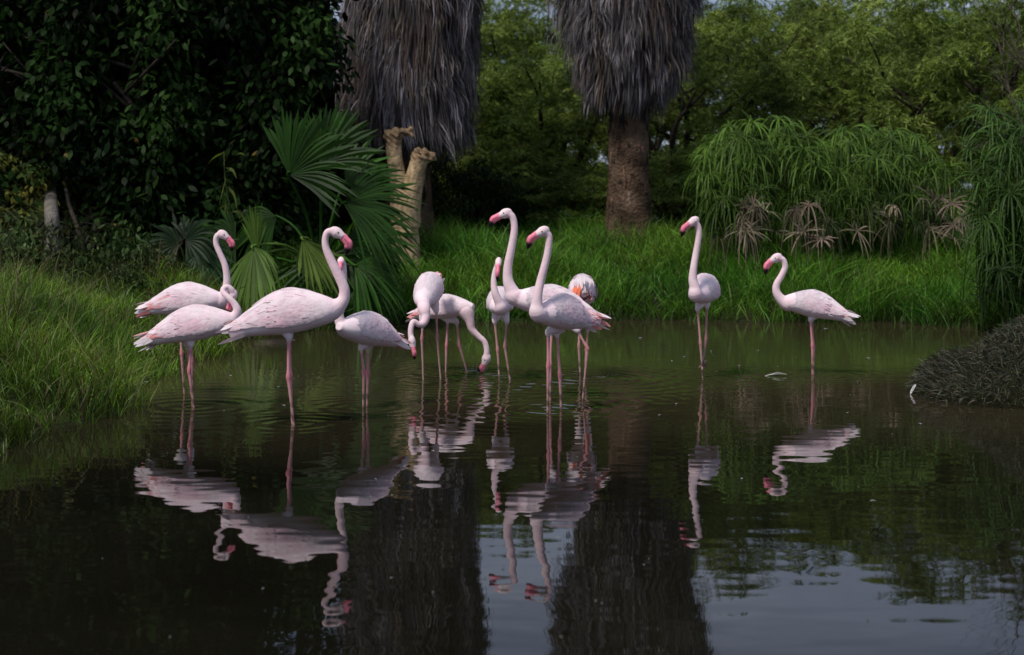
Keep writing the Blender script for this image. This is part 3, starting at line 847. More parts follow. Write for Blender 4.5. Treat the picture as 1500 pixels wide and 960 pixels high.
    for (hx, hy, dpx, col) in [(70, 315, (-50, -20), (.14, .18, .05)), (72, 335, (-45, 20), (.10, .14, .04)), (60, 340, (10, 40), (.06, .10, .03))]:
        mb = MB(); hub = P(hx, hy, Yc); main = np.array([dpx[0], -6, -dpx[1]], float)
        frond(mb, hub, main, np.array([.1, -1, .3]), 52 * Yc / F, 75, 22, col, .25)
        mb.tube(cr([b3 - np.array([0, 0, .1]), (b3 + hub) / 2, hub + unit(main) * .03], 8), np.linspace(.018, .01, 8), 6, np.array(col) * 1.2)
        attach(mb.obj('frond', M_leaf), r3)

# ---- skirted palms
def skirt_palm(px, Y, base_py, trunk_px, label, outline, seed, nstrip, top_z, lean=0.0):
    """outline: [(py, left_px, right_px)] of the hanging dead fronds, from low to high"""
    global rng
    k = Y / F
    cx = (px - 750) * k; cy = Y
    zb = gz(cx, cy) - .1
    root = empty('skirted_palm', (cx, cy, zb), label, 'palm tree')
    tz = CAMZ - (outline[0][0] - HY) * k + .55
    tr = MB()
    n = 26; zz = np.linspace(zb - .1, top_z, n)
    tf = np.clip((zz - zb) / (tz - zb), 0, 3)
    rad = trunk_px * .5 * k * (1.16 - .22 * np.clip(tf, 0, 1) + .06 * rng.normal(size=n) * .4)
    rad *= 1 + .28 * np.exp(-(zz - zb) / .45)
    tr.tube(np.stack([cx + lean * (zz - zb), np.full(n, cy), zz], 1), rad, 28, (.105, .068, .046))
    # leaf base scars and loose fibre on the trunk
    nf = 260
    a = rng.uniform(0, 2 * math.pi, nf); z0 = zb + .05 + (tz - zb) * rng.random(nf) ** .45
    rr = np.interp(z0, zz, rad)
    K = 4; t = np.linspace(0, 1, K)[None]
    A = a[:, None] + rng.normal(0, .05, (nf, 1)) * t
    R_ = rr[:, None] + .006 + .015 * np.sin(t * 3.14)
    pts = np.stack([cx + lean * (z0[:, None] - zb) + R_ * np.cos(A), cy + R_ * np.sin(A), z0[:, None] - t * rng.uniform(.08, .3, (nf, 1))], -1)
    sd = np.stack([-np.sin(a), np.cos(a), np.zeros(nf)], 1)
    tr.strips(pts, sd, np.tile([.02, .05, .045, .008], (nf, 1)) * rng.uniform(.3, 1, (nf, 1)), jitter_col((.10, .065, .045), nf, .4))
    attach(tr.obj('trunk', M_palmbark), root)
    # skirt
    oz = np.array([CAMZ - (q[0] - HY) * k for q in outline]); orr = np.array([(q[2] - q[1]) / 2 * k for q in outline])
    oc = np.array([((q[1] + q[2]) / 2 - 750) * k for q in outline])
    zlo, zhi = oz[0], top_z
    mb = MB()
    per = 12; nt = nstrip // per; N = nt * per
    th0 = rng.uniform(0, 2 * math.pi, nt)
    zt0 = zlo + .15 + (zhi - zlo) * rng.random(nt)
    dep0 = 1 - .5 * rng.random(nt) ** 1.8
    R0 = np.interp(zt0, oz, orr) * dep0
    # lowest point each hanging frond of that radius can reach
    zmin0 = np.interp(R0, orr[:np.argmax(orr) + 1], oz[:np.argmax(orr) + 1]) + rng.normal(0, .10, nt)
    odd = rng.random(nt) < .05; R0[odd] *= rng.uniform(1.04, 1.16, odd.sum()); zmin0[odd] -= rng.uniform(0, .35, odd.sum())
    rep = lambda v: v.repeat(per)
    th = rep(th0) + rng.normal(0, .075, N)
    R_ = rep(R0) * (1 + rng.normal(0, .035, N))
    ztop = rep(zt0) + rng.uniform(0, .35, N)
    ln = rep(rng.uniform(.55, 1.15, nt)) * rng.uniform(.55, 1.15, N)
    zend = np.maximum(ztop - ln, rep(zmin0) + rng.uniform(-.06, .12, N))
    ztop = np.maximum(ztop, zend + .3)
    K = 6; t = np.linspace(0, 1, K)[None]
    z = ztop[:, None] + (zend - ztop)[:, None] * t
    rtop = np.minimum(R_, np.interp(ztop, oz, orr)) * .90
    rr = rtop[:, None] + (R_ * rng.uniform(.97, 1.06, N) - rtop)[:, None] * np.minimum(1, t * 1.6) ** .8
    A = th[:, None] + (rep(rng.normal(0, .05, nt)) + rng.normal(0, .035, N))[:, None] * t + .004 * np.sin(t * 8 + th[:, None] * 40)
    cxx = np.interp(z, oz, oc)
    pts = np.stack([cxx + rr * np.cos(A), cy + rr * np.sin(A), z], -1)
    pts += rng.normal(0, .0025, pts.shape)
    tw = th + rng.normal(0, .8, N)
    sd = np.stack([-np.sin(tw), np.cos(tw), np.zeros(N)], 1)
    wid = rng.uniform(.006, .019, N)[:, None] * np.array([.7, 1, 1, .8, .5, .10])[None]
    pal = np.array([(.190, .172, .182), (.135, .118, .124), (.265, .243, .268), (.085, .062, .052), (.150, .115, .090)])
    brown = (np.sin(th0 * 3.1 + seed) * np.sin(zt0 * 1.3 + th0) > .35) & (rng.random(nt) < .7)
    ci = rep(np.where(brown, rng.choice([3, 4], nt), rng.choice(5, nt, p=[.36, .30, .16, .09, .09])))
    flip = rng.random(N) < .25; ci[flip] = rng.integers(0, 5, flip.sum())
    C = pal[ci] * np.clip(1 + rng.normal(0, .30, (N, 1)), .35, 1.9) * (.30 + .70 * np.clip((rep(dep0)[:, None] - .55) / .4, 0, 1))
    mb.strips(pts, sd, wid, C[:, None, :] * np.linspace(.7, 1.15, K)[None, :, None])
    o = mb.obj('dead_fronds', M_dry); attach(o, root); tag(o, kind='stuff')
    # green crown high above the frame
    cb = MB()
    topc = np.array([cx + lean * (top_z - zb), cy, top_z])
    for q in range(16):
        a = q * 2.4; el = rng.uniform(.1, 1.2)
        d = np.array([math.cos(a) * math.cos(el), math.sin(a) * math.cos(el), math.sin(el)])
        hub = topc + d * .9
        frond(cb, hub, d, np.array([-d[0] * .4, -d[1] * .4, 1.0]), .8, 85, 20, (.04, .09, .02), .35)
        cb.tube([topc, topc + d * .45, hub], [.03, .022, .015], 6, (.09, .12, .04))
    attach(cb.obj('crown', M_gloss), root)
    return root

def build_palms():
    global rng
    rng = np.random.default_rng(101)
    skirt_palm(921, 22.5, 345, 56, 'right palm whose brown trunk shows below a hanging skirt of grey dead fronds', 
               [(178, 884, 948), (165, 868, 966), (150, 854, 982), (130, 843, 994), (105, 834, 1005), (60, 822, 1016), (0, 812, 1028), (-120, 804, 1038), (-420, 830, 1012)], 1, 28000, 8.6)
    rng = np.random.default_rng(102)
    skirt_palm(598, 22.5, 385, 64, 'left palm with a broad grey dead frond skirt hanging behind the cut pale trunk',
               [(228, 512, 690), (205, 503, 692), (170, 496, 695), (120, 494, 698), (60, 497, 702), (0, 499, 706), (-120, 498, 712), (-420, 520, 690)], 2, 29000, 8.6)

# ---- cut pale trunk
def build_stump():
    Y = 20.6
    k = Y / F
    base = P(594, 392, Y); base[2] = gz(base[0], base[1]) - .1
    mb = MB()
    def rod(q):
        a = cr([list(P(x, y, Y + dy)) + [r * k] for x, y, r, dy in q], 22)
        mb.tube(a[:, :3], a[:, 3], 18)
    rod([(597, 412, 26, 0), (595, 385, 23, 0), (593, 350, 21, 0), (592, 320, 21, 0), (590, 296, 19, 0), (584, 270, 14, .02), (580, 245, 12, .02), (577, 222, 11.5, .02), (577, 206, 12, .02), (578, 197, 13.5, .02)])
    rod([(594, 330, 22, 0), (599, 300, 18, -.02), (605, 275, 14.5, -.04), (609, 255, 13.5, -.05), (613, 240, 12.5, -.05), (617, 229, 13.5, -.05)])
    # knobby cut ends
    for (x0, y0, x1, y1, r, dy) in [(572, 200, 563, 197, 8, 0), (582, 197, 600, 193, 6, .02), (598, 193, 606, 188, 3.5, .02), (603, 191, 605, 204, 3, .02), (584, 200, 574, 193, 9, -.03),
                                    (612, 228, 607, 221, 9, -.05), (620, 228, 627, 221, 7, -.08), (622, 234, 638, 229, 7, -.05), (612, 232, 606, 234, 7, -.09)]:
        mb.tube([P(x0, y0, Y + dy), P((x0 + x1) / 2, (y0 + y1) / 2 - 1, Y + dy), P(x1, y1, Y + dy)], [r * k, r * k * 1.05, r * k * .85], 10)
    me = remesh(mb, .012, 2)
    n = len(me.vertices); co = np.empty(n * 3, np.float32); me.vertices.foreach_get('co', co); co = co.reshape(-1, 3)
    c = np.tile(np.array([.50, .36, .21]), (n, 1))
    zt = (co[:, 2] - (CAMZ - (212 - HY) * k)) / (.08)
    knob = np.clip(zt + 1.2, 0, 1)[:, None]
    zr = (co[:, 2] - (CAMZ - (240 - HY) * k)) / .06
    knob = np.maximum(knob, (np.clip(zr, 0, 1) * (co[:, 0] > P(598, 0, Y)[0]))[:, None])
    c = c * (1 - knob) + knob * np.array([.28, .19, .11])
    st = .5 + .5 * np.sin(co[:, 0] * 60 + np.sin(co[:, 2] * 9) * 3) * np.sin(co[:, 2] * 14)
    c *= (1 - .30 * st[:, None]); c *= (1 - .25 * np.clip(np.sin(co[:, 0] * 90 + 4 * np.sin(co[:, 2] * 5)) * np.sin(co[:, 2] * 6.5 + 1), 0, 1))[:, None]
    lowd = np.clip((P(0, 330, Y)[2] - co[:, 2]) / .5, 0, 1)[:, None]
    c = c * (1 - .15 * lowd)
    no = np.empty(n * 3, np.float32); me.vertices.foreach_get('normal', no); no = no.reshape(-1, 3)
    co2 = co + no * (.004 * np.sin(co[:, 2:3] * 21 + co[:, 0:1] * 13) * np.sin(co[:, 0:1] * 23 + co[:, 1:2] * 17)) + no * (knob * .012 * np.sin(co[:, :1] * 47 + co[:, 2:3] * 31) * np.sin(co[:, 1:2] * 51 - co[:, 2:3] * 37))
    me.vertices.foreach_set('co', co2.astype(np.float32).ravel())
    a_ = me.attributes.new('Col', 'FLOAT_COLOR', 'POINT'); c4 = np.ones((n, 4), np.float32); c4[:, :3] = c; a_.data.foreach_set('color', c4.ravel())
    me.materials.clear(); me.materials.append(M_pale); me.name = 'cut_trunk'
    o = link(bpy.data.objects.new('cut_trunk', me))
    tag(o, 'pale tan tree trunk cut off at two knobby arms in front of the left palm', 'cut trunk')
    # grey trunk at the far left
    Y = 18.4; k = Y / F
    mb = MB()
    b = P(77, 372, Y); zb = gz(b[0], b[1])
    mb.tube(cr([list(np.array([b[0], Y, zb - .2])), list(P(77, 340, Y)), list(P(75, 306, Y + .2)), list(P(73, 260, Y + 1.4))], 14), np.linspace(12.5, 9, 14) * k, 16, (.14, .125, .108))
    mb.tube(cr([list(P(124, 375, Y + .4)), list(P(114, 335, Y + .4)), list(P(100, 295, Y + .5)), list(P(92, 240, Y + 1.0))], 12), np.linspace(4, 2.5, 12) * k, 8, (.055, .045, .037))
    o = mb.obj('old_trunk', M_pale)
    tag(o, 'short weathered grey trunk standing in the weeds under the dark tree at far left', 'tree trunk')

# ---- trees
def limbs(mb, base, height, spread, r0, col, levels=2, nl=5, fork=.25, bias=(0, 0, 0)):
    """trunk with forking limbs; returns twig ends"""
    ends = []
    top = base + np.array([rng.normal(0, .2), rng.normal(0, .2), height * fork])
    mb.tube(cr([base - np.array([0, 0, .3]), base + (top - base) * .5 + rng.normal(0, .06, 3), top], 10), np.linspace(r0 * 1.25, r0 * .85, 10), 12, col)
    for i in range(nl):
        a = i * 2 * math.pi / nl + rng.uniform(-.5, .5)
        f = rng.uniform(.45, 1.0)
        e = top + np.array([math.cos(a) * spread * f + bias[0], math.sin(a) * spread * f * .8 + bias[1], (height * (1 - fork)) * rng.uniform(.35, .95)])
        m = top + (e - top) * .5 + np.array([rng.normal(0, .2), rng.normal(0, .2), .25])
        c = cr([top - np.array([0, 0, .1]), m, e], 12)
        mb.tube(c, np.linspace(r0 * .55, r0 * .16, 12), 8, col)
        ends.append(e)
        for j in range(4):
            s = c[rng.integers(4, 11)]
            e2 = s + np.array([rng.normal(0, spread * .35), rng.normal(0, spread * .3), rng.uniform(.1, height * .22)])
            m2 = (s + e2) / 2 + rng.normal(0, .1, 3)
            mb.tube(cr([s, m2, e2], 7), np.linspace(r0 * .2, r0 * .06, 7), 6, col)
            ends.append(e2)
    return ends

def feathery_mesh(seed, height, width, nclump, per, palette, leaf=(.11, .016)):
    """crown of drooping fine sprays, plus trunk; both as meshes around the origin"""
    global rng
    rng = np.random.default_rng(seed)
    tb = MB()
    ends = limbs(tb, np.zeros(3), height * .9, width * .42, .14, (.035, .028, .022), nl=6, fork=.22)
    cen = list(ends)
    while len(cen) < nclump:
        f = rng.random()
        z = height * (.08 + .90 * f)
        rmax = width * .5 * (1 - max(0, (f - .55) / .45) ** 2 * .75) * (.75 + .25 * min(1, f / .2))
        a = rng.uniform(0, 2 * math.pi); r = rmax * math.sqrt(rng.uniform(.15, 1))
        cen.append(np.array([r * math.cos(a), r * math.sin(a), z]))
    cen = np.array(cen); n = len(cen)
    mb = MB()
    pal = np.asarray(palette)
    cc = pal[rng.integers(0, len(pal), n)] * np.clip(1 + rng.normal(0, .25, (n, 1)), .5, 1.7)
    # twigs: each clump holds curved drooping sprays with many slim leaves
    tw = 14; lf = per // tw
    csz = rng.uniform(.30, .62, n)
    d = rand_dirs(n * tw); d[:, 2] = np.abs(d[:, 2]) * .8 + .12; d = unit(d)
    tl = csz.repeat(tw) * rng.uniform(.7, 1.25, n * tw)
    org = cen.repeat(tw, 0) + rng.normal(0, .10, (n * tw, 3))
    s = np.tile(np.linspace(.15, 1, lf), (n * tw, 1)) + rng.uniform(-.04, .04, (n * tw, lf))
    pos = org[:, None] + d[:, None] * (tl[:, None] * s)[..., None]
    pos[..., 2] -= tl[:, None] * .75 * s ** 2
    pos = pos.reshape(-1, 3); N = len(pos)
    tdir = (d[:, None] - np.array([0, 0, 1.5]) * s[..., None]).reshape(-1, 3)
    ld = unit(unit(tdir) * .8 + rng.normal(0, .55, (N, 3)) + np.array([0, 0, -.15]))
    ll = leaf[0] * rng.uniform(.6, 1.35, N)
    K = 3; t = np.linspace(0, 1, K)
    pts = pos[:, None] + ld[:, None] * (ll[:, None] * t[None])[..., None]
    side = unit(np.cross(ld, rand_dirs(N)))
    wid = leaf[1] * rng.uniform(.6, 1.3, N)[:, None] * np.array([.6, 1, .15])[None]
    C = cc.repeat(tw * lf, 0) * np.clip(1 + rng.normal(0, .2, (N, 1)), .4, 1.8)
    mb.strips(pts, side, wid, C)
    # the thin twigs themselves
    K = 5; t = np.linspace(0, 1, K)
    p2 = org[:, None] + d[:, None] * (tl[:, None] * t[None])[..., None]; p2[..., 2] -= tl[:, None] * .75 * t[None] ** 2
    mb.strips(p2, unit(np.cross(d, rand_dirs(n * tw))), np.tile(np.array([.012, .01, .008, .006, .003]), (n * tw, 1)), jitter_col((.05, .045, .025), n * tw))
    tm = tb.mesh('trunk'); tm.materials.append(M_bark)
    cm = mb.mesh('crown'); cm.materials.append(M_leaf)
    return tm, cm

OLIVE = [(.168, .228, .050), (.208, .270, .060), (.142, .195, .044), (.250, .305, .072)]
DEEP = [(.115, .165, .030), (.150, .205, .037), (.092, .135, .026)]

def place_tree(meshes, name, x, y, rz, sc, label, group, sz=1.0):
    o = empty(name, (x, y, gz(x, y) - .1), label, 'tree', group)
    o.rotation_euler = (0, 0, rz); o.scale = (sc, sc, sc * sz)
    for nm, me in zip(('trunk', 'crown'), meshes):
        c = bpy.data.objects.new(nm, me); link(c, o)
    return o

def build_background_trees():
    ma = feathery_mesh(31, 5.45, 4.2, 118, 392, OLIVE)
    mb_ = feathery_mesh(32, 5.4, 4.6, 122, 392, OLIVE[:3] + DEEP[:1])
    mc = feathery_mesh(33, 5.3, 4.4, 135, 392, DEEP + OLIVE[:1])
    def at(px, Y): return (px - 750) / F * Y
    g = 'feathery trees behind the bank'
    # mesh, px, Y, rot, scale, vertical, label
    def sz_for(topy, Y, x, sc, hm):
        return (CAMZ + (HY - topy) / F * Y - gz(x, Y)) / (sc * hm * 1.02)
    # mesh, px, Y, rot, scale, top row, label
    spec = [
        (mc, 640, 27.5, .3, .95, 40, 'dark feathery tree mostly hidden behind the left palm skirt'),
        (ma, 735, 26.6, 1.1, .92, 78, 'olive feathery tree rising immediately right of the left palm skirt'),
        (mb_, 825, 27.4, 2.0, .94, 70, 'light olive feathery tree filling the gap before the right palm skirt'),
        (ma, 985, 27.2, 3.1, 1.0, -14, 'olive tree directly behind the right side of the right palm'),
        (mb_, 1085, 28.5, 4.4, 1.05, -28, 'tall olive tree above the left end of the umbrella sedge'),
        (mc, 1195, 26.8, 5.2, .98, 62, 'shadowed dark tree above the middle of the umbrella sedge'),
        (ma, 1300, 28.6, .8, 1.10, -42, 'tall olive tree above the right end of the umbrella sedge'),
        (mb_, 1400, 26.5, 2.7, 1.05, -40, 'brownish olive tree between the two umbrella sedges'),
        (mc, 1500, 25.5, 1.7, 1.05, -12, 'dark olive tree at the right edge behind the bare branches'),
    ]
    hm = {id(ma): 5.45, id(mb_): 5.4, id(mc): 5.3}
    for m, px, Y, rz, sc, topy, lab in spec:
        place_tree(m, 'feathery_tree', at(px, Y), Y, rz, sc, lab, g, sz_for(topy, Y, at(px, Y), sc, hm[id(m)]))
    for px, Y, rz, sc, topy, lab in [(790, 25.6, 5.1, .62, 215, 'low bright olive shrub in the gap left of the right palm trunk'), (862, 25.0, 2.4, .52, 240, 'low feathery shrub touching the left side of the right palm trunk'), (985, 25.0, .9, .60, 205, 'low olive shrub just right of the right palm trunk'), (715, 26.0, 3.9, .60, 190, 'feathery olive shrub standing left of the tallest flamingo head, beyond the dark shrub'), (1055, 25.6, 1.6, .60, 190, 'feathery olive shrub showing between the right palm and the umbrella sedge')]:
        place_tree(ma, 'feathery_shrub', at(px, Y), Y, rz, sc, lab, None, sz_for(topy, Y, at(px, Y), sc, 5.45))['category'] = 'shrub'
    for px, Y, rz, sc, topy in [(560, 33, 1.0, 1.0, 30), (640, 40, 2.2, 1.3, 10), (700, 42, .7, 1.35, -22), (795, 41, 3.3, 1.3, -26), (850, 43, 4.9, 1.4, -12), (930, 34, 4.0, 1.1, 10), (1035, 40, 5.5, 1.3, -30), (1165, 42, .4, 1.4, -22), (1225, 42, 3.8, 1.35, -34), (1290, 40, 1.9, 1.3, -20), (1380, 41, 2.9, 1.3, -30), (1470, 40, 4.1, 1.3, -25), (1600, 31, 5.0, 1.1, 20),
                          (1650, 27, .2, 1.0, 10)]:
        m = mb_ if (rz < 1.5 or 3 < rz < 4.5) else mc
        place_tree(m, 'distant_tree', at(px, Y), Y, rz, sc, 'dim distant tree glimpsed through the feathery foliage', 'distant trees behind the feathery trees', sz_for(topy, Y, at(px, Y), sc, hm[id(m)]))

def broadleaf_mesh(seed, height, width, depth, nclump, per, palette, zmin=.2, leaf=(.15, .070), gap=None):
    global rng
    rng = np.random.default_rng(seed)
    tb = MB()
    ends = limbs(tb, np.zeros(3), height * .85, width * .4, .15 if height > 3 else .012 * height, (.03, .024, .02), nl=6, fork=.2)
    cen = []
    while len(cen) < nclump:
        x, y = rng.uniform(-.5, .5) * width, rng.uniform(-.5, .5) * depth
        z = rng.uniform(zmin, height)
        f = z / height
        env = 1 - max(0, (f - .7) / .3) ** 2 * .6
        if (x / (width * .5 * env)) ** 2 * .8 + (y / (depth * .5)) ** 2 > 1: continue
        if gap is not None and gap(x, z) and rng.random() < .90: continue
        if height > 3 and rng.random() < .9 and math.sin(x * 4.3 + 1.7 * math.sin(z * 1.1 + seed) + seed) + .7 * math.sin(z * 2.6 + x * 1.3 + seed * 2) < -.15: continue
        cen.append((x, y, z))
    cen = np.array(cen); n = len(cen)
    mb = MB()
    # every clump is a hanging leafy spray
    org = cen.repeat(per, 0)
    t0 = rng.random(n * per)
    sp = rng.normal(0, 1, (n * per, 3)) * np.array([.16, .16, .05]) * (1 if height > 3 else .6)
    pos = org + sp * (.5 + .9 * np.sin(t0 * 2.6))[:, None]; pos[:, 2] -= t0 * (.75 if height > 3 else .12 * height)
    N = len(pos)
    ld = unit(rng.normal(0, .55, (N, 3)) + np.array([0, -.15, -.75]) + sp * 2.0)
    ll = leaf[0] * rng.uniform(.65, 1.25, N)
    K = 5; t = np.linspace(0, 1, K)
    nrm = unit(rng.normal(0, .5, (N, 3)) + np.array([0, -.5, .8]))
    side = unit(np.cross(ld, nrm)); nrm = unit(np.cross(side, ld))
    pts = pos[:, None] + ld[:, None] * (ll[:, None] * t[None])[..., None] - nrm[:, None] * (ll[:, None] * .16 * t[None] ** 2)[..., None]
    wid = leaf[1] * rng.uniform(.7, 1.2, N)[:, None] * np.array([.12, .82, 1, .66, .05])[None]
    pal = np.asarray(palette)
    cc = pal[rng.integers(0, len(pal), n)] * np.clip(1 + rng.normal(0, .3, (n, 1)), .4, 1.8)
    C = cc.repeat(per, 0) * np.clip(1 + rng.normal(0, .22, (N, 1)), .4, 1.8)
    yel = rng.random(N) < .003
    C[yel] = np.array([.16, .12, .03]) * rng.uniform(.4, 1, (yel.sum(), 1))
    mb.strips(pts, side, wid, C)
    tm = tb.mesh('trunk'); tm.materials.append(M_bark)
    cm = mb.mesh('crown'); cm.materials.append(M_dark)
    return tm, cm

def build_dark_trees():
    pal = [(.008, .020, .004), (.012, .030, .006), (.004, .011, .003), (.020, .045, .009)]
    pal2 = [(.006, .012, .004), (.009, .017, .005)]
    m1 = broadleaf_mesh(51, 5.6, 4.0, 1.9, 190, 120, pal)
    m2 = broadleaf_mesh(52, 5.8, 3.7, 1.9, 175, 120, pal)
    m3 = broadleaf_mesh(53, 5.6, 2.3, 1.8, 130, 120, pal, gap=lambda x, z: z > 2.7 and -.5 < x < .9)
    def at(px, Y): return (px - 750) / F * Y
    g = 'dark broadleaf trees on the left bank'
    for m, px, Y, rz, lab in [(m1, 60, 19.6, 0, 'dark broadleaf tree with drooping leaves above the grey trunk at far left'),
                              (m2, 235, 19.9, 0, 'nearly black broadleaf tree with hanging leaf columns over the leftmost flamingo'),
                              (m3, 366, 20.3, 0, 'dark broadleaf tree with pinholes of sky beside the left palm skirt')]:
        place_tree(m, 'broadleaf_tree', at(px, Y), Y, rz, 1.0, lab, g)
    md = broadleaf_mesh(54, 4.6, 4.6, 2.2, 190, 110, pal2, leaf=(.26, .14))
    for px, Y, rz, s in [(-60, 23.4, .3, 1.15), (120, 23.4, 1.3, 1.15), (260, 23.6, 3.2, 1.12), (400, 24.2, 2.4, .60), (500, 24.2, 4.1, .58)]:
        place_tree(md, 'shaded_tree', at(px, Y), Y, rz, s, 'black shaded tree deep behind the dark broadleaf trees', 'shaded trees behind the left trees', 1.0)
    # dark shrubs under the far trees
    ms = broadleaf_mesh(55, 1.7, 2.4, 1.4, 90, 100, [(.014, .026, .008), (.020, .034, .009)], zmin=.1, leaf=(.10, .03))
    for px, Y, rz, s, lab in [(668, 24.3, .2, .95, 'dark shrub in the shade under the left palm skirt'),
                              (722, 24.8, 1.9, .72, 'dark shrub behind the raised head of the tallest flamingo')]:
        o = place_tree(ms, 'dark_shrub', at(px, Y), Y, rz, s, lab, 'dark shrubs under the trees'); o['category'] = 'shrub'
    ms2 = broadleaf_mesh(56, 1.6, 1.6, 1.2, 60, 90, [(.08, .10, .02), (.12, .12, .025), (.05, .08, .018)], zmin=.1, leaf=(.10, .045))
    for px, Y, rz, s, lab in [(18, 19.2, .5, 1.05, 'yellowish leafy shrub at the far left edge beside the grey trunk')]:
        o = place_tree(ms2, 'leafy_shrub', at(px, Y), Y, rz, s, lab, None); o['category'] = 'shrub'
    # broad leaved weeds on top of the left bank
    mw = broadleaf_mesh(57, .80, 1.2, .9, 30, 48, [(.030, .055, .018), (.045, .075, .022), (.06, .085, .03)], zmin=.1, leaf=(.085, .030))
    wl = ['grey green weed clump below the old grey trunk', 'weed clump at the far left edge on the bank', 'weed clump on the bank right of the old grey trunk', 'weed clump beside the left flamingo tail', 'weed clump under the leaning dark branch']
    for (px, Y, rz, s), lab in zip([(62, 16.6, .1, 1.0), (-8, 15.2, 1.2, 1.25), (140, 17.0, 2.5, 1.2), (228, 17.4, 3.3, .7), (178, 16.1, 4.5, .75)], wl):
        o = place_tree(mw, 'weed_clump', at(px, Y), Y, rz, s, lab, 'weeds on the left bank'); o['category'] = 'weed'

# ---- umbrella sedge
def sedge(px0, px1, Y, top, bottom, nhead, label, ndead, seed, col, depth=1.3):
    global rng
    rng = np.random.default_rng(seed)
    cx = ((px0 + px1) / 2 - 750) / F * Y
    zb = gz(cx, Y) - .05
    root = empty('umbrella_sedge', (cx, Y, zb), label, 'sedge')
    hb, sb, db = MB(), MB(), MB()
    def head(c, L, n, colr, mb, sag, tilt=.5):
        a = np.arange(n) * 2.399 + rng.uniform(0, 6); el = rng.uniform(-.05, .75, n)
        K = 7; t = np.linspace(0, 1, K)[None]
        ln = L * rng.uniform(.6, 1.2, n)[:, None]
        ax = unit(np.array([rng.normal(0, .5) * tilt, -abs(rng.normal(0, .9)) * tilt, 1.0]))
        e1 = unit(np.cross(ax, [0.3, 1, .2])); e2 = np.cross(ax, e1)
        d0 = np.cos(el)[:, None] * (np.cos(a)[:, None] * e1 + np.sin(a)[:, None] * e2) + np.sin(el)[:, None] * ax
        pts = c + d0[:, None, :] * (ln * t)[..., None]
        sg = sag * rng.uniform(.5, 1.3, (n, 1))
        pts[..., 2] -= ln * sg * t ** 2.2
        pts[..., :2] -= (d0[:, None, :2] * (ln * .25 * np.minimum(sg, 1.4) * t ** 2.5)[..., None])
        sd = unit(np.cross(d0, ax + rng.normal(0, .35, (n, 3))))
        w = rng.uniform(.012, .023, n)[:, None] * np.array([.5, .9, 1, .95, .8, .5, .06])[None]
        cl = np.asarray(colr) * np.clip(1 + rng.normal(0, .2, (n, 1)), .5, 1.7)
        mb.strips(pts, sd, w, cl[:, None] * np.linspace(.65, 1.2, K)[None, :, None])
    w = (px1 - px0) / F * Y
    for i in range(nhead):
        f = rng.random()
        x = (f - .5) * w
        dome = 1 - abs(2 * f - 1) ** 2.6 * .45
        ztop = (CAMZ - (top - HY) / F * Y); zlow = (CAMZ - (bottom - HY) / F * Y)
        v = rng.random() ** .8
        z = zlow + (ztop - zlow) * v * dome
        y = Y - depth * (1 - v) ** .7 * rng.uniform(.4, 1) + rng.uniform(-.2, .9) * v
        c = np.array([cx + x, y, max(z, gz(cx + x, y) + .15)])
        L = rng.uniform(.26, .66)
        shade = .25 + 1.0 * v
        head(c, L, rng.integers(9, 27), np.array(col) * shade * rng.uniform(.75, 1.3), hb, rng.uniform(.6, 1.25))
        b = np.array([cx + x * .8 + rng.normal(0, .1), Y + rng.uniform(-.4, .5), 0]); b[2] = gz(b[0], b[1]) - .05
        sc_ = cr([b, (b + c) / 2 + np.array([0, .05, .15]), c], 7)
        sb.tube(sc_, np.linspace(.008, .005, 7), 5, np.array(col) * .8)
    for i in range(ndead):
        f = rng.uniform(.06, .95); x = (f - .5) * w
        py = bottom - rng.uniform(-22, 42)
        y = Y - depth * rng.uniform(.7, 1.05)
        c = np.array([cx + x, y, CAMZ - (py - HY) / F * y])
        c[2] = max(c[2], gz(c[0], y) + .2)
        br = rng.random()
        head(c, rng.uniform(.20, .50), rng.integers(8, 20), np.array([.27, .215, .15]) * rng.uniform(.25, .9) * np.array([1, rng.uniform(.85, 1.25), 1]), db, rng.uniform(1.1, 1.9) if br < .45 else .4, .9)
        b = np.array([cx + x * .9, Y, gz(cx + x * .9, Y)])
        sb.tube(cr([b, (b + c) / 2 + np.array([0, 0, .2]), c], 6), np.linspace(.007, .005, 6), 5, (.12, .09, .05))
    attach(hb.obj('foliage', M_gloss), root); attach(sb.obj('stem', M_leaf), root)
    if ndead: tag(attach(db.obj('dead_foliage', M_dry), root), 'withered tan leaf heads low on the clump')

def build_sedges():
    G = (.070, .132, .018)
    sedge(1020, 1215, 21.2, 170, 335, 135, 'umbrella sedge clump with drooping green heads nearest the right palm', 17, 71, G)
    sedge(1175, 1385, 21.4, 180, 332, 135, 'umbrella sedge clump with withered heads at its foot, under the middle trees', 15, 72, G)
    sedge(1420, 1590, 17.4, 146, 450, 190, 'tall umbrella sedge at the right edge reaching down to the water', 2, 73, (.042, .088, .016), 1.0)
    sedge(1340, 1420, 22.5, 240, 330, 14, 'small yellowish sedge clump between the two big sedges', 4, 74, (.06, .10, .022), .8)

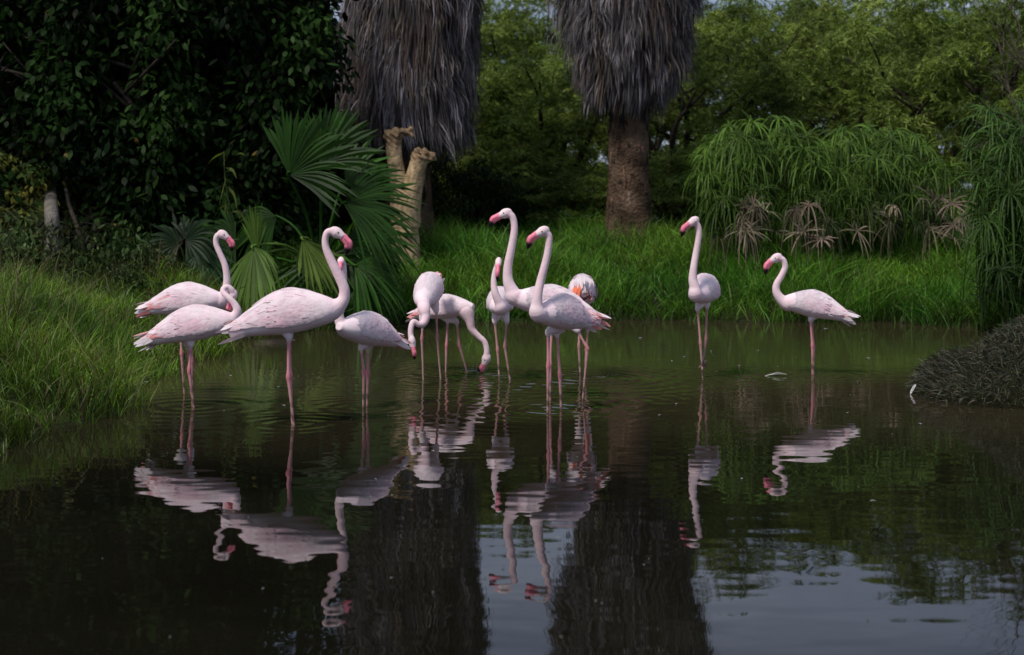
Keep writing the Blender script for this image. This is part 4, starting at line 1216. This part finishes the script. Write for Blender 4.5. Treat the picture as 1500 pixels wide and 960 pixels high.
# ---- islet shrub, bare branches, debris
def build_small():
    global rng
    rng = np.random.default_rng(81)
    mb = MB()
    n = 42000
    X = rng.uniform(3.1, 5.9, n); Y = rng.uniform(10.15, 11.9, n)
    env = np.clip(1 - (np.abs(X - 4.50) / 1.30) ** 3 - (np.abs(Y - 11.0) / .84) ** 3, .0, 1) ** .42
    env = env * (.84 + .16 * np.sin(X * 6) * np.sin(Y * 5 + 1)) * (.9 + .2 * np.clip((X - 3.3) / .8, 0, 1))
    keep = env > .12
    X, Y, env = X[keep], Y[keep], env[keep]; n = len(X)
    Z = np.maximum(ground_z(X, Y), -.02)
    zz = Z + env * .50 * rng.uniform(.15, 1, n) ** .5
    dirn = unit(np.stack([(X - 4.30) * .8, (Y - 11.0) * .8, np.full(n, .55)], 1) + rng.normal(0, .5, (n, 3)))
    K = 4; t = np.linspace(0, 1, K)
    ln = rng.uniform(.03, .115, n)
    p0 = np.stack([X, Y, zz], 1)
    pts = p0[:, None] + dirn[:, None] * (ln[:, None] * t[None])[..., None]; pts[..., 2] -= ln[:, None] * .25 * t[None] ** 2
    mb.strips(pts, unit(np.cross(dirn, rand_dirs(n))), rng.uniform(.004, .009, n)[:, None] * np.array([.8, 1, .7, .1])[None], jitter_col((.070, .070, .050), n, .55, .13))
    o = mb.obj('low_shrub', M_leaf)
    tag(o, 'grey green low bushy shrub covering the islet at the right edge of the pond', 'shrub')
    # trailing fringe below the shrub
    # bare branches at top right
    bb = MB(); Yb = 18.6
    b0 = P(1530, 330, Yb); b0[2] = gz(b0[0], Yb) - .1
    def twig(a, b, r, lev):
        m = (a + b) / 2 + rng.normal(0, .06, 3) * np.linalg.norm(b - a)
        c = cr([a, m, b], 8)
        bb.tube(c, np.linspace(r, r * .45, 8), 6, (.085, .068, .058))
        if lev > 0:
            for q in range(4):
                s = c[rng.integers(2, 8)]; d = unit(b - a) + rng.normal(0, .5, 3); 
                twig(s, s + unit(d) * np.linalg.norm(b - a) * rng.uniform(.35, .6), r * .5, lev - 1)
    trunk_top = P(1525, 230, Yb)
    bb.tube(cr([b0, (b0 + trunk_top) / 2 + np.array([.05, 0, 0]), trunk_top], 8), np.linspace(.06, .035, 8), 8, (.085, .068, .058))
    for (ex, ey) in [(1440, 130), (1462, 60), (1490, 20), (1425, 175), (1452, 100), (1478, -20)]:
        twig(trunk_top + rng.normal(0, .05, 3), P(ex, ey, Yb + rng.uniform(-.3, .3)), .011, 2)
    o = bb.obj('bare_tree', M_bark)
    tag(o, 'leafless thin grey branches reaching in above the right edge sedge', 'bare tree')
    # floating flecks
    db = MB(); n = 260
    x = rng.uniform(-.37, .37, n); y = 4.3 + 13.5 * rng.random(n) ** 1.0
    X = x * y; keep = pond_dist(X, y) < -.15; X = X[keep]; y = y[keep]; n = len(X)
    a = rng.uniform(0, 6.28, n); sz = rng.gamma(2.0, .0034, n) * np.clip(y / 9, .45, 1.6)
    d = np.stack([np.cos(a), np.sin(a), np.zeros(n)], 1); s = np.stack([-np.sin(a), np.cos(a), np.zeros(n)], 1)
    K = 4; t = np.linspace(-1, 1, K)
    p = np.stack([X, y, np.full(n, .005)], 1)
    pts = p[:, None] + d[:, None] * (sz[:, None] * t[None])[..., None]; pts[..., 2] += .004 * (1 - t[None] ** 2)
    col = np.where((rng.random(n) < .5)[:, None], np.array([.30, .30, .31]), np.array([.10, .085, .06])) * rng.uniform(.5, 1.2, (n, 1))
    db.strips(pts, s, sz[:, None] * np.array([.3, 1, .9, .25])[None] * 1.1, col)
    o = db.obj('debris', M_debris); tag(o, 'scattered pale flecks and specks floating on the water', 'floating debris', None, 'stuff')
    # moulted feathers
    def feather(px, py, L, ang, tilt, label):
        Y = F * CAMZ / (py - HY); c = P(px, py, Y); c[2] = .008
        fb = MB(); K = 7; t = np.linspace(0, 1, K)
        dv = np.array([math.cos(ang) * math.cos(tilt), math.sin(ang) * math.cos(tilt), math.sin(tilt)])
        sv = unit(np.cross(dv, [0, 0, 1.0]))
        for sg in (1, -1):
            pts = c + dv * (L * t)[:, None] + np.array([0, 0, 1]) * (.008 * np.sin(t * 3))[:, None] + sv * sg * .005
            fb.strips(pts[None], sv[None], (np.array([.25, .8, 1, 1, .9, .7, .15]) * .020)[None], np.tile(np.array([.62, .60, .62]), (1, K, 1)))
        fb.tube(np.stack([c + dv * L * k + np.array([0, 0, 1]) * .02 * math.sin(k * 3) for k in (-.2, 0, .5, 1)]), [.003, .003, .002, .001], 5, (.7, .68, .66))
        tag(fb.obj('moulted_feather', M_feather), label, 'feather')
    feather(1125, 551, .17, .05, .03, 'white moulted feather floating flat left of the rightmost flamingo')
    feather(1334, 578, .085, .5, .9, 'white moulted feather sticking up from the water beside the grey shrub islet')
    feather(196, 566, .12, .3, .2, 'small pale feather lying at the waterline of the left grassy bank')
    # arching reed in front of the dark trees
    Yr = 17.9; rb = P(340, 375, Yr); rb[2] = gz(rb[0], Yr) - .05
    rroot = empty('giant_reed', rb, 'arching reed with pale strap leaves against the black foliage left of the fan palm', 'reed')
    sb = MB(); sb.tube(cr([rb, P(338, 320, Yr), P(330, 265, Yr), P(328, 222, Yr + .1)], 12), np.linspace(.012, .005, 12), 6, (.06, .085, .02))
    attach(sb.obj('stem', M_leaf), rroot)
    for (x0, y0, xm, ym, x1, y1, w_, c_) in [(327, 224, 310, 234, 291, 262, 6, 1.2), (333, 231, 326, 240, 317, 253, 6, 1.0), (330, 250, 348, 226, 360, 228, 4.5, .8), (332, 246, 341, 250, 347, 262, 5, .9),
                                            (331, 262, 326, 280, 321, 302, 5, .7), (334, 275, 343, 286, 348, 310, 5, .75), (336, 285, 330, 300, 330, 322, 5, .6), (329, 226, 336, 212, 345, 205, 4, .6), (338, 310, 352, 312, 360, 330, 5, .6), (337, 300, 322, 305, 312, 322, 5, .6)]:
        lb = MB(); lp = cr([P(x0, y0, Yr), P(xm, ym, Yr - .12), P(x1, y1, Yr - .2)], 9)
        lb.strips(lp[None], unit(np.array([[.5, -.4, .6]])), (w_ * Yr / F * np.array([.4, .8, 1, 1, .95, .8, .6, .35, .04]))[None], np.tile(np.array([.10, .125, .03]) * c_, (1, 9, 1)))
        attach(lb.obj('leaf', M_leaf), rroot)
    # fallen branch at the edge of the left bank
    wb = MB()
    q = [P(336, 497, 16.7), P(360, 490, 16.7), P(390, 486, 16.9), P(425, 480, 17.2)]
    for k_, z_ in zip(q, (.02, .07, .08, .12)): k_[2] = z_
    wb.tube(cr(q, 14), np.linspace(.022, .05, 14), 9, (.17, .14, .11))
    wb.tube([q[1], q[1] + np.array([.12, -.15, .06]), q[1] + np.array([.3, -.22, .07])], [.02, .014, .006], 7, (.17, .14, .11))
    tag(wb.obj('fallen_branch', M_pale), 'pale fallen branch along the waterline below the young fan palm', 'branch')

# ---------------------------------------------------------------- light and camera
SUN_EL = math.radians(56); SUN_AZ = math.atan2(-.55, -.62)     # x, y of the direction towards the sun

def build_light():
    w = bpy.data.worlds.new('World'); scene.world = w; w.use_nodes = True
    nt = w.node_tree; N = nt.nodes; L = nt.links
    for n in list(N): N.remove(n)
    out = N.new('ShaderNodeOutputWorld'); bg = N.new('ShaderNodeBackground'); bg.inputs['Strength'].default_value = 0.118
    sky = N.new('ShaderNodeTexSky'); sky.sky_type = 'NISHITA'; sky.sun_disc = False
    sky.sun_elevation = SUN_EL; sky.sun_rotation = SUN_AZ; sky.air_density = 1.0; sky.dust_density = 1.5
    tc = N.new('ShaderNodeTexCoord'); mp = N.new('ShaderNodeMapping'); mp.inputs['Scale'].default_value = (1.0, 1.0, 2.6)
    L.new(tc.outputs['Generated'], mp.inputs['Vector'])
    no = N.new('ShaderNodeTexNoise'); no.inputs['Scale'].default_value = 2.6; no.inputs['Detail'].default_value = 6; no.inputs['Roughness'].default_value = .55
    L.new(mp.outputs[0], no.inputs['Vector'])
    cr_ = N.new('ShaderNodeValToRGB')
    cr_.color_ramp.elements[0].position = .37; cr_.color_ramp.elements[0].color = (1.35, 1.8, 3.0, 1)
    cr_.color_ramp.elements[1].position = .64; cr_.color_ramp.elements[1].color = (4.6, 5.05, 6.4, 1)
    L.new(no.outputs['Fac'], cr_.inputs[0])
    mx = N.new('ShaderNodeMixRGB'); mx.inputs[0].default_value = .8
    L.new(sky.outputs[0], mx.inputs[1]); L.new(cr_.outputs[0], mx.inputs[2])
    L.new(mx.outputs[0], bg.inputs[0]); L.new(bg.outputs[0], out.inputs[0])
    sd = bpy.data.lights.new('sun', 'SUN'); sd.energy = 3.1; sd.angle = math.radians(12); sd.color = (1, .95, .87)
    so = bpy.data.objects.new('sun', sd); link(so)
    d = Vector((math.sin(SUN_AZ) * math.cos(SUN_EL), math.cos(SUN_AZ) * math.cos(SUN_EL), math.sin(SUN_EL)))
    so.rotation_euler = d.to_track_quat('Z', 'Y').to_euler(); so.location = d * 40

def build_camera():
    cd = bpy.data.cameras.new('camera'); cd.sensor_width = 36; cd.sensor_fit = 'HORIZONTAL'
    cd.lens = F / 1500 * 36; cd.shift_y = -(480 - HY) / 1500
    cd.clip_start = .05; cd.clip_end = 3000
    cd.dof.use_dof = True; cd.dof.focus_distance = 10.8; cd.dof.aperture_fstop = 2.4
    co = bpy.data.objects.new('camera', cd); link(co)
    co.location = (0, 0, CAMZ); co.rotation_euler = (math.radians(90), 0, 0)
    scene.camera = co

scene.view_settings.view_transform = 'Standard'; scene.view_settings.look = 'None'
scene.view_settings.exposure = 0; scene.view_settings.gamma = 1
scene.render.engine = 'CYCLES'
scene.cycles.use_denoising = True
scene.cycles.max_bounces = 5; scene.cycles.diffuse_bounces = 2; scene.cycles.glossy_bounces = 3; scene.cycles.transmission_bounces = 4
scene.cycles.use_adaptive_sampling = True; scene.cycles.adaptive_threshold = .01

def ring(px, py, amp, lam, sig):
    Y = F * CAMZ / (py - HY)
    return ((px - 750) / F * Y, Y, amp, lam, sig)
RINGS = [ring(864, 554, .0100, .20, .40), ring(700, 545, .0060, .16, .36), ring(770, 566, .0035, .22, .40), ring(806, 600, .0034, .17, .38), ring(640, 557, .0026, .16, .55), ring(735, 558, .0026, .15, .45), ring(283, 596, .0016, .19, .50), ring(1030, 554, .0014, .15, .45), ring(853, 590, .0024, .16, .35), ring(430, 621, .0014, .15, .30), ring(535, 597, .0018, .15, .35), ring(1190, 549, .0014, .15, .40)]

build_camera(); build_light(); build_ground(); build_water(RINGS)
build_flamingos()
rng = np.random.default_rng(5); build_grass()
rng = np.random.default_rng(6); build_fan_palm()
build_palms(); 
rng = np.random.default_rng(8); build_stump()
build_background_trees(); build_dark_trees(); build_sedges(); build_small()
